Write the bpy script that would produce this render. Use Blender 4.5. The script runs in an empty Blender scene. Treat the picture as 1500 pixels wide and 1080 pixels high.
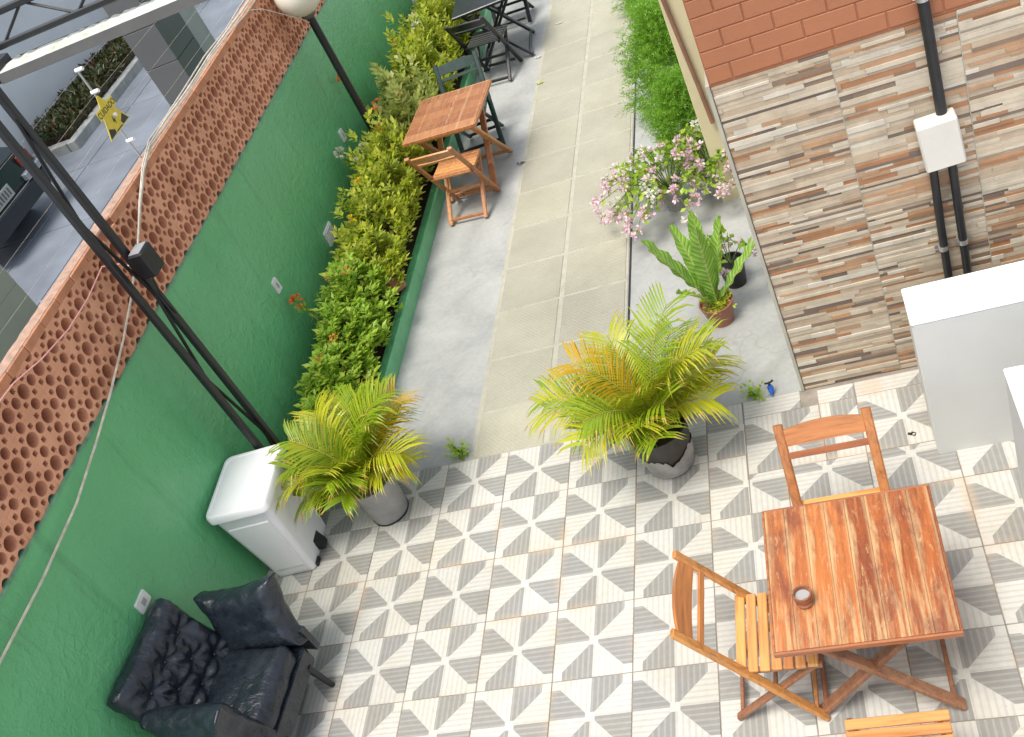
import bpy, bmesh, math, random
from mathutils import Vector, Matrix, noise
from math import sin, cos, pi, radians
rnd = random.Random(7)
S = bpy.context.scene
C = S.collection

# ------------------------------------------------------------------ camera
cd = bpy.data.cameras.new('camera'); cam = bpy.data.objects.new('camera', cd); C.objects.link(cam)
cd.sensor_width = 36; cd.lens = 36.56; cd.clip_end = 400; cd.clip_start = .05
cam.matrix_world = Matrix(((0.917183, 0.219314, 0.332682, 3.591801), (0.100783, 0.680076, -0.726181, -4.037367),
                           (-0.385511, 0.69957, 0.601651, 4.59267), (0, 0, 0, 1)))
S.camera = cam
# ------------------------------------------------------------------ light
W = bpy.data.worlds.new('World'); S.world = W; W.use_nodes = True
nt = W.node_tree; bg = nt.nodes['Background']
sky = nt.nodes.new('ShaderNodeTexSky'); sky.sky_type = 'NISHITA'; sky.sun_disc = False
SUN_EL, SUN_AZ = 70, 208        # azimuth the light comes from, degrees from +Y clockwise
sky.sun_elevation = radians(SUN_EL); sky.sun_rotation = radians(SUN_AZ)
sky.air_density = 1.0; sky.dust_density = 3.0; sky.ozone_density = .6
hs_ = nt.nodes.new('ShaderNodeHueSaturation'); hs_.inputs['Saturation'].default_value = .45   # hazy bright sky
nt.links.new(sky.outputs[0], hs_.inputs['Color']); nt.links.new(hs_.outputs[0], bg.inputs[0]); bg.inputs[1].default_value = .15
sl = bpy.data.lights.new('sun', 'SUN'); sl.energy = 1.9; sl.angle = radians(22); sl.color = (1, .95, .86)
so = bpy.data.objects.new('sun', sl); C.objects.link(so)
sd = Vector((sin(radians(SUN_AZ)) * cos(radians(SUN_EL)), cos(radians(SUN_AZ)) * cos(radians(SUN_EL)), sin(radians(SUN_EL))))
so.rotation_euler = sd.to_track_quat('Z', 'Y').to_euler(); so.location = (0, 0, 12)
S.view_settings.view_transform = 'Standard'; S.view_settings.look = 'None'; S.view_settings.gamma = 1
S.view_settings.exposure = .88

# ------------------------------------------------------------------ helpers
class MB:
    def __init__(s): s.v = []; s.f = []; s.mi = []; s.cur = 0
    def add(s, vs, fs):
        o = len(s.v); s.v += [tuple(v) for v in vs]; s.f += [tuple(i + o for i in f) for f in fs]; s.mi += [s.cur] * len(fs)
    def box(s, x0, x1, y0, y1, z0, z1):
        s.add([(x0, y0, z0), (x1, y0, z0), (x1, y1, z0), (x0, y1, z0), (x0, y0, z1), (x1, y0, z1), (x1, y1, z1), (x0, y1, z1)],
              [(3, 2, 1, 0), (4, 5, 6, 7), (0, 1, 5, 4), (1, 2, 6, 5), (2, 3, 7, 6), (3, 0, 4, 7)])
    def bbox(s, x0, x1, y0, y1, z0, z1, b):   # box with chamfered top edges and corners
        s.loft([rrect(x0, x1, y0, y1, b, z0, 1), rrect(x0, x1, y0, y1, b, z1 - b, 1), rrect(x0 + b, x1 - b, y0 + b, y1 - b, b * .5, z1, 1)])
    def bar(s, a, b, w, h, up=(0, 0, 1), ch=.18):   # bar of section w x h, chamfered
        a = Vector(a); b = Vector(b); d = (b - a).normalized(); u = Vector(up)
        x = d.cross(u)
        if x.length < 1e-4: x = d.cross(Vector((0, 1, 0)))
        x.normalize(); y = x.cross(d).normalized()
        c = min(w, h) * ch; pts = []
        for sx, sy in ((1, 1), (-1, 1), (-1, -1), (1, -1)):
            p1 = (sx * (w / 2), sy * (h / 2 - c)); p2 = (sx * (w / 2 - c), sy * (h / 2))
            pts += [p1, p2] if sx * sy > 0 else [p2, p1]
        s.loft([[p + x * q[0] + y * q[1] for q in pts] for p in (a, b)])
    def loft(s, rings, cap0=True, cap1=True):
        n = len(rings[0]); vs = [v for r in rings for v in r]; fs = []
        for k in range(len(rings) - 1):
            for i in range(n):
                j = (i + 1) % n; fs.append((k * n + i, k * n + j, (k + 1) * n + j, (k + 1) * n + i))
        if cap0: fs.append(tuple(range(n - 1, -1, -1)))
        if cap1: fs.append(tuple((len(rings) - 1) * n + i for i in range(n)))
        s.add(vs, fs)
    def tube(s, pts, r, n=8):
        pts = [Vector(p) for p in pts]; rings = []
        rr = r if isinstance(r, (list, tuple)) else [r] * len(pts)
        x = None
        for i, p in enumerate(pts):
            d = (pts[min(i + 1, len(pts) - 1)] - pts[max(i - 1, 0)]).normalized()
            if x is None:
                x = d.orthogonal().normalized()
            else:
                x = (x - d * x.dot(d)).normalized()
            y = d.cross(x)
            rings.append([p + x * (rr[i] * cos(2 * pi * k / n)) + y * (rr[i] * sin(2 * pi * k / n)) for k in range(n)])
        s.loft(rings)
    def lathe(s, prof, n=28, c=(0, 0)):
        s.loft([[(c[0] + r * cos(2 * pi * k / n), c[1] + r * sin(2 * pi * k / n), z) for k in range(n)] for r, z in prof])
    def mesh(s, name, mats, smooth=False):
        me = bpy.data.meshes.new(name); me.from_pydata(s.v, [], s.f)
        for m in (mats if isinstance(mats, (list, tuple)) else [mats]): me.materials.append(m)
        if any(s.mi): me.polygons.foreach_set('material_index', s.mi)
        if smooth:
            me.polygons.foreach_set('use_smooth', [True] * len(s.f)); me.set_sharp_from_angle(angle=radians(38))
        bm = bmesh.new(); bm.from_mesh(me)
        if smooth != 'leaf': bmesh.ops.recalc_face_normals(bm, faces=bm.faces)
        bm.to_mesh(me); bm.free(); me.update(); return me
    def build(s, name, mats, parent=None, smooth=False, loc=None):
        return ob(name, s.mesh(name, mats, smooth), parent, loc)

def rrect(x0, x1, y0, y1, r, z, n=4):
    out = []
    for cx, cy, a0 in ((x1 - r, y1 - r, 0), (x0 + r, y1 - r, 90), (x0 + r, y0 + r, 180), (x1 - r, y0 + r, 270)):
        for k in range(n + 1):
            a = radians(a0 + 90 * k / n); out.append((cx + r * cos(a), cy + r * sin(a), z))
    return out
def ob(name, me, parent=None, loc=None):
    o = bpy.data.objects.new(name, me); C.objects.link(o)
    if parent: o.parent = parent
    if loc is not None: o.location = loc
    return o
def tag(o, label, cat, group=None):
    o['label'] = label; o['category'] = cat
    if group: o['group'] = group
    return o
def thing(name, label, cat, loc=(0, 0, 0), rz=0, group=None):
    o = ob(name, None, None, loc); o.rotation_euler[2] = radians(rz); o.empty_display_size = .1
    return tag(o, label, cat, group)
def struct(o): o['kind'] = 'structure'; return o
def dup(root, loc, rz, label=None, group=None):
    r = root.copy(); C.objects.link(r); r.location = loc; r.rotation_euler = (0, 0, radians(rz))
    if label: r['label'] = label
    if group: r['group'] = group
    for ch in list(root.children):
        c = ch.copy(); C.objects.link(c); c.parent = r
        for g in ch.children:
            d = g.copy(); C.objects.link(d); d.parent = c
    return r

# ------------------------------------------------------------------ materials
def N(t, typ, **kw):
    n = t.nodes.new(typ)
    for k, v in kw.items():
        if k.startswith('i_'):
            key = k[2:]; n.inputs[int(key) if key.isdigit() else key].default_value = v
        else: setattr(n, k, v)
    return n
def newmat(name):
    m = bpy.data.materials.new(name); m.use_nodes = True; t = m.node_tree
    return m, t, t.nodes['Principled BSDF']
def ramp(t, fac, stops, interp='LINEAR'):
    r = t.nodes.new('ShaderNodeValToRGB'); r.color_ramp.interpolation = interp
    e = r.color_ramp.elements
    while len(e) < len(stops): e.new(.5)
    for el, (p, c) in zip(e, stops): el.position = p; el.color = (*c, 1)
    t.links.new(fac, r.inputs[0]); return r
def mixc(t, fac, a, b, mode='MIX'):
    n = t.nodes.new('ShaderNodeMix'); n.data_type = 'RGBA'; n.blend_type = mode
    for s, v in ((0, fac), (6, a), (7, b)):
        if hasattr(v, 'is_output'): t.links.new(v, n.inputs[s])
        elif s == 0: n.inputs[0].default_value = v
        else: n.inputs[s].default_value = (*v, 1)
    return n.outputs[2]
def math_(t, op, a, b=None):
    n = t.nodes.new('ShaderNodeMath'); n.operation = op
    for i, v in enumerate((a, b)):
        if v is None: continue
        if hasattr(v, 'is_output'): t.links.new(v, n.inputs[i])
        else: n.inputs[i].default_value = v
    return n.outputs[0]
def pos(t, scale=(1, 1, 1), obj=False):
    g = t.nodes.new('ShaderNodeTexCoord') if obj else t.nodes.new('ShaderNodeNewGeometry')
    mp = t.nodes.new('ShaderNodeMapping'); mp.inputs['Scale'].default_value = scale
    t.links.new(g.outputs['Object' if obj else 'Position'], mp.inputs[0]); return mp.outputs[0]
def noise_(t, vec, scale, detail=5, rough=.6, dist=0):
    n = N(t, 'ShaderNodeTexNoise'); n.inputs['Scale'].default_value = scale; n.inputs['Detail'].default_value = detail
    n.inputs['Roughness'].default_value = rough; n.inputs['Distortion'].default_value = dist
    t.links.new(vec, n.inputs['Vector']); return n.outputs['Fac']
def bump(t, b, h, strength, dist=.01):
    n = t.nodes.new('ShaderNodeBump'); n.inputs['Strength'].default_value = strength; n.inputs['Distance'].default_value = dist
    t.links.new(h, n.inputs['Height']); t.links.new(n.outputs[0], b.inputs['Normal'])
def plain(name, c, rough=.5, var=.18, scale=6, metal=0, bs=.15, bscale=60, spec=.5, c2=None):
    m, t, b = newmat(name); p = pos(t)
    n = noise_(t, p, scale)
    d = c2 or tuple(x * (1 - var * 2) for x in c)
    r = ramp(t, n, [(.3, d), (.68, c)]); t.links.new(r.outputs[0], b.inputs['Base Color'])
    b.inputs['Roughness'].default_value = rough; b.inputs['Metallic'].default_value = metal
    b.inputs['Specular IOR Level'].default_value = spec
    if bs: bump(t, b, noise_(t, p, bscale, 3), bs, .004)
    return m
def leafmat(name, cols, trans=.42, rough=.45):
    m, t, b = newmat(name); g = t.nodes.new('ShaderNodeNewGeometry')
    st = [(i / max(1, len(cols) - 1), c) for i, c in enumerate(cols)]
    r = ramp(t, g.outputs['Random Per Island'], st)
    nz = noise_(t, g.outputs['Position'], 7, 2)
    col = mixc(t, math_(t, 'MULTIPLY', nz, .28), r.outputs[0], tuple(x * .5 for x in cols[0]))
    t.links.new(col, b.inputs['Base Color']); b.inputs['Roughness'].default_value = rough
    tr = t.nodes.new('ShaderNodeBsdfTranslucent'); t.links.new(r.outputs[0], tr.inputs[0])
    mx = t.nodes.new('ShaderNodeMixShader'); mx.inputs[0].default_value = trans
    t.links.new(b.outputs[0], mx.inputs[1]); t.links.new(tr.outputs[0], mx.inputs[2])
    t.links.new(mx.outputs[0], t.nodes['Material Output'].inputs[0]); return m

def tile_material():
    m, t, b = newmat('floor_tile'); tc = t.nodes.new('ShaderNodeTexCoord'); sp = t.nodes.new('ShaderNodeSeparateXYZ')
    t.links.new(tc.outputs['Object'], sp.inputs[0])
    h = .2235
    u = math_(t, 'DIVIDE', sp.outputs[0], h); v = math_(t, 'DIVIDE', sp.outputs[1], h)
    au = math_(t, 'ABSOLUTE', u); av = math_(t, 'ABSOLUTE', v)
    vert = math_(t, 'GREATER_THAN', av, au); uv = math_(t, 'MULTIPLY', u, v)
    pospq = math_(t, 'GREATER_THAN', uv, 0.0)
    dark = math_(t, 'SUBTRACT', 1.0, math_(t, 'ABSOLUTE', math_(t, 'SUBTRACT', vert, pospq)))
    mx = math_(t, 'MAXIMUM', au, av); mn = math_(t, 'MINIMUM', au, av)
    # white band on the light side of each division, white centre and corners
    notc = math_(t, 'GREATER_THAN', mx, .115); notk = math_(t, 'LESS_THAN', mn, .765)
    diagd = math_(t, 'GREATER_THAN', math_(t, 'ABSOLUTE', math_(t, 'SUBTRACT', au, av)), .012)
    plainm = math_(t, 'MULTIPLY', notc, notk); dark = math_(t, 'MULTIPLY', math_(t, 'MULTIPLY', dark, plainm), diagd)
    # ribs
    rc = t.nodes.new('ShaderNodeMix'); rc.data_type = 'FLOAT'
    t.links.new(vert, rc.inputs[0]); t.links.new(v, rc.inputs[2]); t.links.new(u, rc.inputs[3])
    wv = math_(t, 'SINE', math_(t, 'MULTIPLY', rc.outputs[0], 2 * pi * 7.2))
    rib = math_(t, 'MULTIPLY', math_(t, 'GREATER_THAN', wv, .42), plainm)
    p = pos(t)
    n1 = noise_(t, p, 2.2, 4); n2 = noise_(t, p, 30, 4)
    dk = mixc(t, rib, (.262, .26, .245), (.325, .322, .305)); lt = mixc(t, rib, (.535, .528, .49), (.465, .458, .425))
    col = mixc(t, dark, lt, dk)
    warm = ramp(t, n1, [(.42, (1, 1, 1)), (.75, (.93, .88, .80))])
    col = mixc(t, 1.0, col, warm.outputs[0], 'MULTIPLY')
    g2 = ramp(t, n2, [(.3, (.86, .85, .83)), (.6, (1, 1, 1))]); col = mixc(t, .6, col, g2.outputs[0], 'MULTIPLY')
    edge = ramp(t, mx, [(.80, (0, 0, 0)), (1.0, (1, 1, 1))]).outputs[0]
    stn = ramp(t, noise_(t, p, 1.7, 6, .7, .8), [(.50, (0, 0, 0)), (.66, (1, 1, 1))]).outputs[0]
    col = mixc(t, math_(t, 'MULTIPLY', math_(t, 'MULTIPLY', edge, stn), .5), col, (.52, .36, .22))
    spk = ramp(t, noise_(t, p, 75, 2, .5), [(.72, (0, 0, 0)), (.76, (.6,) * 3)]).outputs[0]; col = mixc(t, spk, col, (.22, .17, .12))
    oi = t.nodes.new('ShaderNodeObjectInfo'); ov = ramp(t, oi.outputs['Random'], [(0, (.88, .88, .88)), (1, (1, 1, 1))])
    col = mixc(t, 1.0, col, ov.outputs[0], 'MULTIPLY')
    t.links.new(col, b.inputs['Base Color'])
    rr = ramp(t, n1, [(.3, (.34,) * 3), (.7, (.6,) * 3)]); t.links.new(rr.outputs[0], b.inputs['Roughness'])
    bump(t, b, rib, .35, .002); return m

def wood(name, base, dark, pale, worn=.5, axis='Y', rough=.42, obj=True, edge=0):
    m, t, b = newmat(name)
    sc = {'X': (1, 14, 14), 'Y': (14, 1, 14), 'Z': (14, 14, 1)}[axis]
    p = pos(t, sc, obj); oi = t.nodes.new('ShaderNodeObjectInfo')
    ad = t.nodes.new('ShaderNodeVectorMath'); ad.operation = 'ADD'; t.links.new(p, ad.inputs[0])
    cm = t.nodes.new('ShaderNodeCombineXYZ'); mu = math_(t, 'MULTIPLY', oi.outputs['Random'], 40)
    for i in range(3): t.links.new(mu, cm.inputs[i])
    t.links.new(cm.outputs[0], ad.inputs[1]); p = ad.outputs[0]
    g = noise_(t, p, 2.2, 8, .65, 1.2)
    c = ramp(t, g, [(.25, dark), (.5, base), (.8, tuple(min(1, x * 1.35) for x in base))]).outputs[0]
    tone = ramp(t, oi.outputs['Random'], [(0, (.62, .50, .50)), (.3, (.85, .78, .75)), (.6, (1, 1, 1)), (1, (1.25, 1.4, 1.2))])
    c = mixc(t, .8, c, tone.outputs[0], 'MULTIPLY')
    if worn:
        p2 = pos(t, tuple(x * .45 for x in sc), obj); w = noise_(t, p2, 3.1, 9, .72, .6)
        wf = ramp(t, w, [(.60 - worn * .16, (0, 0, 0)), (.66 - worn * .06, (worn, worn, worn))])
        c = mixc(t, wf.outputs[0], c, pale)
        sp = noise_(t, pos(t, (1, 1, 1), obj), 55, 6, .8); sf = ramp(t, sp, [(.6, (0, 0, 0)), (.66, (worn * .8,) * 3)])
        c = mixc(t, sf.outputs[0], c, pale)
    if edge:      # paint worn off along the plank edges
        tc = t.nodes.new('ShaderNodeTexCoord'); sx = t.nodes.new('ShaderNodeSeparateXYZ'); t.links.new(tc.outputs['Object'], sx.inputs[0])
        ax = math_(t, 'ABSOLUTE', sx.outputs[0]); wob = math_(t, 'MULTIPLY', noise_(t, p, 1.0, 6, .75), .040)
        ef = ramp(t, math_(t, 'ADD', ax, wob), [(0, (0, 0, 0)), (edge + .014, (0, 0, 0)), (edge + .024, (.5,) * 3)])
        c = mixc(t, ef.outputs[0], c, pale)
        bl = noise_(t, pos(t, (3, 1.2, 1)), 2.3, 7, .7, .4)
        c = mixc(t, ramp(t, bl, [(.48, (0, 0, 0)), (.66, (.7,) * 3)]).outputs[0], c, (.13, .034, .022))
        sc2 = noise_(t, pos(t, (9, 1.6, 1)), 9, 8, .8, 1.0); c = mixc(t, ramp(t, sc2, [(.56, (0, 0, 0)), (.64, (.6,) * 3)]).outputs[0], c, pale)
    t.links.new(c, b.inputs['Base Color']); b.inputs['Roughness'].default_value = rough
    bump(t, b, g, .25, .003); return m

def green_wall_mat():
    m, t, b = newmat('green_paint'); p = pos(t)
    n = noise_(t, p, 1.1, 5, .6, .4)
    c = ramp(t, n, [(.25, (.098, .365, .152)), (.7, (.138, .445, .198))]).outputs[0]
    sc = noise_(t, pos(t, (1, 1, 2.2)), 5.5, 7, .75, .8); sf = ramp(t, sc, [(.67, (0, 0, 0)), (.74, (.25,) * 3)])
    c = mixc(t, sf.outputs[0], c, (.26, .47, .33))
    sz = t.nodes.new('ShaderNodeSeparateXYZ'); t.links.new(p, sz.inputs[0])
    dr = noise_(t, pos(t, (1, 3.2, .35)), 2.6, 6, .7); drf = ramp(t, dr, [(.56, (0, 0, 0)), (.72, (.38,) * 3)]); c = mixc(t, drf.outputs[0], c, (.060, .225, .095))
    fd = ramp(t, noise_(t, p, .55, 3, .5, .5), [(.45, (0, 0, 0)), (.7, (.35,) * 3)]); c = mixc(t, fd.outputs[0], c, (.18, .46, .235))
    t.links.new(c, b.inputs['Base Color']); b.inputs['Roughness'].default_value = .24
    h = math_(t, 'ADD', noise_(t, p, 17, 3, .5, .5), math_(t, 'MULTIPLY', noise_(t, p, 55, 3), .5))
    bump(t, b, h, .62, .016); return m

def concrete_mat(name, a, bcol, scale=1.3, rough=.6):
    m, t, b = newmat(name); p = pos(t)
    n = noise_(t, p, scale, 8, .62, .6); n2 = noise_(t, p, 26, 6, .7)
    c = ramp(t, n, [(.3, bcol), (.5, a), (.72, tuple(x * 1.18 for x in a))]).outputs[0]
    c = mixc(t, .55, c, ramp(t, n2, [(.35, (.8, .8, .8)), (.62, (1, 1, 1))]).outputs[0], 'MULTIPLY')
    vo = t.nodes.new('ShaderNodeTexVoronoi'); vo.feature = 'DISTANCE_TO_EDGE'; vo.inputs['Scale'].default_value = .55
    ds = t.nodes.new('ShaderNodeVectorMath'); ds.operation = 'ADD'; t.links.new(p, ds.inputs[0])
    nv = N(t, 'ShaderNodeTexNoise'); nv.inputs['Scale'].default_value = 2.5; t.links.new(p, nv.inputs['Vector']); t.links.new(nv.outputs['Color'], ds.inputs[1])
    t.links.new(ds.outputs[0], vo.inputs['Vector'])
    cr = ramp(t, vo.outputs['Distance'], [(0, (.72,) * 3), (.006, (1, 1, 1))]); c = mixc(t, .5, c, cr.outputs[0], 'MULTIPLY')
    t.links.new(c, b.inputs['Base Color']); b.inputs['Roughness'].default_value = rough
    bump(t, b, n2, .25, .004); return m

def paver_mat():
    m, t, b = newmat('path_paver'); p = pos(t); oi = t.nodes.new('ShaderNodeObjectInfo')
    n = noise_(t, p, 1.6, 7, .65); n2 = noise_(t, p, 40, 5, .7)
    c = ramp(t, n, [(.3, (.315, .302, .24)), (.7, (.40, .385, .31))]).outputs[0]
    c = mixc(t, 1.0, c, ramp(t, oi.outputs['Random'], [(0, (.93, .93, .93)), (1, (1.03, 1.03, 1))]).outputs[0], 'MULTIPLY')
    c = mixc(t, .5, c, ramp(t, n2, [(.35, (.84, .84, .82)), (.6, (1, 1, 1))]).outputs[0], 'MULTIPLY')
    sp = t.nodes.new('ShaderNodeSeparateXYZ'); t.links.new(p, sp.inputs[0])
    wx = math_(t, 'SINE', math_(t, 'MULTIPLY', sp.outputs[0], 2 * pi / .034)); wy = math_(t, 'SINE', math_(t, 'MULTIPLY', sp.outputs[1], 2 * pi / .034))
    d = math_(t, 'MULTIPLY', wx, wy); df = ramp(t, d, [(.2, (1, 1, 1)), (.7, (.88, .87, .85))])
    fade = ramp(t, noise_(t, p, 1.1, 3), [(.4, (0, 0, 0)), (.6, (1, 1, 1))])
    c = mixc(t, fade.outputs[0], c, mixc(t, 1.0, c, df.outputs[0], 'MULTIPLY'))
    t.links.new(c, b.inputs['Base Color']); b.inputs['Roughness'].default_value = .75
    bump(t, b, math_(t, 'ADD', d, n2), .25, .003); return m

M = {}
M['tile'] = tile_material()
M['grout'] = plain('grout', (.30, .26, .215), .8, .2, 8)
M['green'] = green_wall_mat()
M['greenlite'] = plain('green_edge', (.16, .36, .23), .35, .25, 14)
M['concrete'] = concrete_mat('courtyard_concrete', (.375, .38, .365), (.285, .292, .285))
M['concrete2'] = concrete_mat('side_concrete', (.36, .365, .35), (.28, .285, .275))
M['paver'] = paver_mat()
M['mortar'] = plain('pale_mortar', (.41, .395, .32), .85, .1, 10)
M['cobogo'] = plain('fired_clay', (.72, .36, .215), .85, .22, 3, c2=(.52, .23, .125), bs=.3, bscale=120)
M['cap'] = plain('orange_clay', (.58, .25, .125), .8, .2, 9, c2=(.38, .17, .09))
M['capside'] = plain('mortar_bits', (.44, .27, .19), .9, .3, 22, c2=(.24, .17, .13), bs=.6)
M['terracotta'] = plain('terracotta_paint', (.36, .14, .066), .62, .06, 3, bs=.25, bscale=90)
M['terragroove'] = plain('terracotta_groove', (.33, .12, .056), .7, .1, 5)
M['cream'] = plain('cream_paint', (.66, .58, .36), .6, .06, 3)
M['brown'] = plain('brown_pipe', (.30, .15, .09), .5, .15, 10)
M['white'] = plain('white_paint', (.60, .605, .585), .5, .05, 1.3, bs=.12, bscale=25, c2=(.53, .535, .51))  # counter body, greyer than its top: weaker light on the sides put into colour
M['boxwhite'] = plain('cream_white_plastic', (.60, .575, .52), .45, .05, 6, bs=0)
M['plastic'] = plain('white_plastic', (.80, .80, .80), .28, .02, 3, bs=0)
M['black'] = plain('black_metal', (.012, .013, .015), .38, .2, 20, bs=.05)
M['blackplastic'] = plain('black_plastic', (.015, .016, .018), .45, .2, 20, bs=0)
M['pvc'] = plain('dark_pipe', (.018, .019, .022), .42, .25, 12, bs=.1)
M['steel'] = plain('steel', (.55, .55, .55), .35, .1, 20, metal=.8, bs=0)
M['globe'] = plain('opal_globe', (.72, .68, .58), .3, .04, 3, bs=0)
M['leather'] = None
M['soil'] = plain('soil', (.05, .033, .02), .95, .3, 20, bs=.8, bscale=60)
M['clay'] = plain('plastic_terracotta', (.36, .135, .085), .5, .1, 8, bs=0)
M['greypot'] = plain('grey_pot', (.36, .355, .335), .6, .15, 8)
M['bag'] = plain('dark_bag', (.035, .028, .022), .35, .3, 10, bs=.6, bscale=25)
M['peel'] = plain('grey_peeling_film', (.38, .36, .33), .45, .25, 9, bs=.5, bscale=22)
M['blue'] = plain('blue_plastic', (.02, .13, .60), .35, .1, 8, bs=0)
M['red'] = plain('red', (.22, .02, .015), .4, .1, 8, bs=0)
M['strips'] = [plain('strip_%d' % i, c, .42, .12, 9, bs=.35, bscale=70, c2=tuple(x * .76 for x in c)) for i, c in enumerate(
    [(.58, .53, .44), (.52, .435, .325), (.46, .36, .255), (.36, .175, .085), (.165, .125, .10), (.54, .47, .365), (.43, .26, .15), (.235, .165, .115)])]
M['stripback'] = plain('strip_grout', (.40, .35, .29), .8, .15, 10)
M['wallwhite'] = plain('far_white_wall', (.55, .57, .60), .7, .06, 1.2)
M['street'] = concrete_mat('street_slab', (.30, .32, .35), (.22, .24, .27), .8)
M['slab'] = plain('street_slab_piece', (.20, .225, .265), .4, .14, 1.1, c2=(.125, .14, .165))
M['slabj'] = plain('slab_joint', (.36, .37, .37), .8)
M['kerb'] = plain('kerb', (.34, .35, .34), .8, .2, 5)
M['gutter'] = plain('grey_gutter', (.115, .115, .11), .6, .1, 6)
M['moss'] = plain('mossy_lime', (.66, .67, .60), .85, .3, 14, c2=(.36, .39, .30), bs=.6, bscale=30)
M['greytile'] = plain('grey_wall_tile', (.10, .10, .098), .45, .08, 2)
M['lightgrey'] = plain('light_grey_plaster', (.34, .34, .33), .7, .08, 2)
M['beigetile'] = plain('beige_wall_tile', (.36, .335, .30), .5, .07, 2)
M['cable'] = plain('pale_cable', (.62, .57, .47), .6, .2, 20)
M['pink'] = plain('pink_cable', (.66, .34, .30), .5, .1, 20)
M['yellow'] = plain('yellow_sign', (.72, .55, .03), .45, .1, 20, bs=0)
M['car'] = plain('dark_car_paint', (.012, .018, .024), .18, .1, 3, bs=0)
M['glass'] = plain('car_glass', (.01, .012, .014), .05, .1, 3, bs=0)
M['plate'] = plain('plate_grey', (.38, .40, .38), .5, .1, 30, bs=0)
M['chrome'] = plain('bumper_grey', (.35, .38, .42), .3, .1, 5, metal=.5, bs=0)
M['vent'] = plain('vent_plastic', (.66, .68, .64), .5, .08, 20, bs=0)
M['tabletop'] = wood('worn_table_wood', (.33, .098, .026), (.14, .035, .016), (.52, .36, .18), .7, 'Y', .42, True, .036)
M['tableedge'] = wood('table_edge_wood', (.34, .13, .055), (.13, .045, .03), (.4, .25, .15), 0, 'X', .35)
M['chair'] = wood('chair_wood', (.40, .165, .055), (.17, .065, .025), (.45, .32, .2), .25, 'Z', .4)
M['chairx'] = wood('chair_rail_wood', (.38, .145, .05), (.19, .065, .025), (.45, .32, .2), .25, 'X', .4)
M['slat'] = wood('seat_slat_wood', (.58, .265, .085), (.32, .12, .035), (.6, .42, .25), .15, 'X', .38)
M['leg'] = wood('leg_wood', (.27, .125, .065), (.11, .045, .03), (.4, .3, .2), .2, 'Z', .45)
M['fartop'] = wood('weathered_table_wood', (.38, .17, .07), (.20, .08, .035), (.52, .37, .22), .5, 'X', .5)
M['farchair'] = wood('honey_chair_wood', (.46, .205, .075), (.23, .09, .035), (.5, .36, .2), .2, 'Z', .4)
M['blackwood'] = plain('black_painted_wood', (.018, .020, .023), .3, .3, 18)
M['dgreen'] = plain('dark_green_painted_wood', (.010, .040, .032), .35, .3, 18)

def leather():
    m, t, b = newmat('black_leather'); p = pos(t)
    n = noise_(t, p, 12, 6, .65, 1.0)
    t.links.new(ramp(t, n, [(.3, (.008, .011, .016)), (.75, (.022, .030, .042))]).outputs[0], b.inputs['Base Color'])  # bluish base colour paints in the sky's reflection on black leather
    b.inputs['Roughness'].default_value = .22
    h = math_(t, 'ADD', noise_(t, pos(t, (1, 1.8, 1)), 16, 4, .6, 1.6), math_(t, 'MULTIPLY', noise_(t, p, 160, 2), .12))
    bump(t, b, h, .40, .014); return m
M['leather'] = leather()
M['leaf_yel'] = leafmat('yellow_green_leaf', [(.38, .48, .025), (.54, .60, .04), (.66, .66, .07), (.26, .42, .025), (.70, .66, .16)])
M['leaf_grn'] = leafmat('fresh_green_leaf', [(.25, .46, .03), (.38, .57, .05), (.52, .62, .08), (.19, .38, .03)])
M['leaf_var'] = leafmat('variegated_leaf', [(.42, .50, .08), (.64, .64, .22), (.32, .43, .06), (.70, .68, .30)])
M['leaf_dark'] = leafmat('hedge_leaf', [(.018, .055, .012), (.03, .08, .02), (.12, .05, .02), (.04, .07, .018), (.20, .15, .06)], .15)
M['leaf_fea'] = leafmat('feathery_green', [(.17, .39, .02), (.26, .50, .035), (.12, .30, .02), (.33, .53, .06)], .4)
def nestmat():
    m, t, b = newmat('nest_fern_leaf'); uv = t.nodes.new('ShaderNodeUVMap'); sp = t.nodes.new('ShaderNodeSeparateXYZ'); t.links.new(uv.outputs[0], sp.inputs[0])
    au = math_(t, 'ABSOLUTE', math_(t, 'SUBTRACT', sp.outputs[0], .5))
    ph = math_(t, 'SUBTRACT', math_(t, 'MULTIPLY', sp.outputs[1], 26), math_(t, 'MULTIPLY', au, 5.0))
    w = math_(t, 'SINE', math_(t, 'MULTIPLY', ph, 2 * pi * .62))
    c = ramp(t, w, [(.1, (.24, .45, .06)), (.75, (.34, .54, .09)), (1, (.48, .64, .17))]).outputs[0]
    mid = ramp(t, au, [(.02, (1, 1, 1)), (.07, (0, 0, 0))]); c = mixc(t, mid.outputs[0], c, (.50, .60, .20))
    t.links.new(c, b.inputs['Base Color']); b.inputs['Roughness'].default_value = .35; bump(t, b, w, .5, .004)
    tr = t.nodes.new('ShaderNodeBsdfTranslucent'); t.links.new(c, tr.inputs[0]); mx = t.nodes.new('ShaderNodeMixShader'); mx.inputs[0].default_value = .35
    t.links.new(b.outputs[0], mx.inputs[1]); t.links.new(tr.outputs[0], mx.inputs[2]); t.links.new(mx.outputs[0], t.nodes['Material Output'].inputs[0]); return m
M['leaf_nest'] = nestmat()
M['rib'] = plain('leaf_midrib', (.42, .50, .14), .5, .1, 20, bs=0)
M['palm_g'] = leafmat('palm_green', [(.19, .31, .012), (.28, .39, .016), (.37, .44, .022)], .35, .4)
M['palm_y'] = leafmat('palm_yellow_green', [(.36, .41, .015), (.46, .47, .02), (.56, .50, .025)], .35, .4)
M['palm_o'] = leafmat('palm_orange', [(.55, .40, .012), (.60, .33, .015), (.46, .42, .02)], .35, .4)
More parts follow.
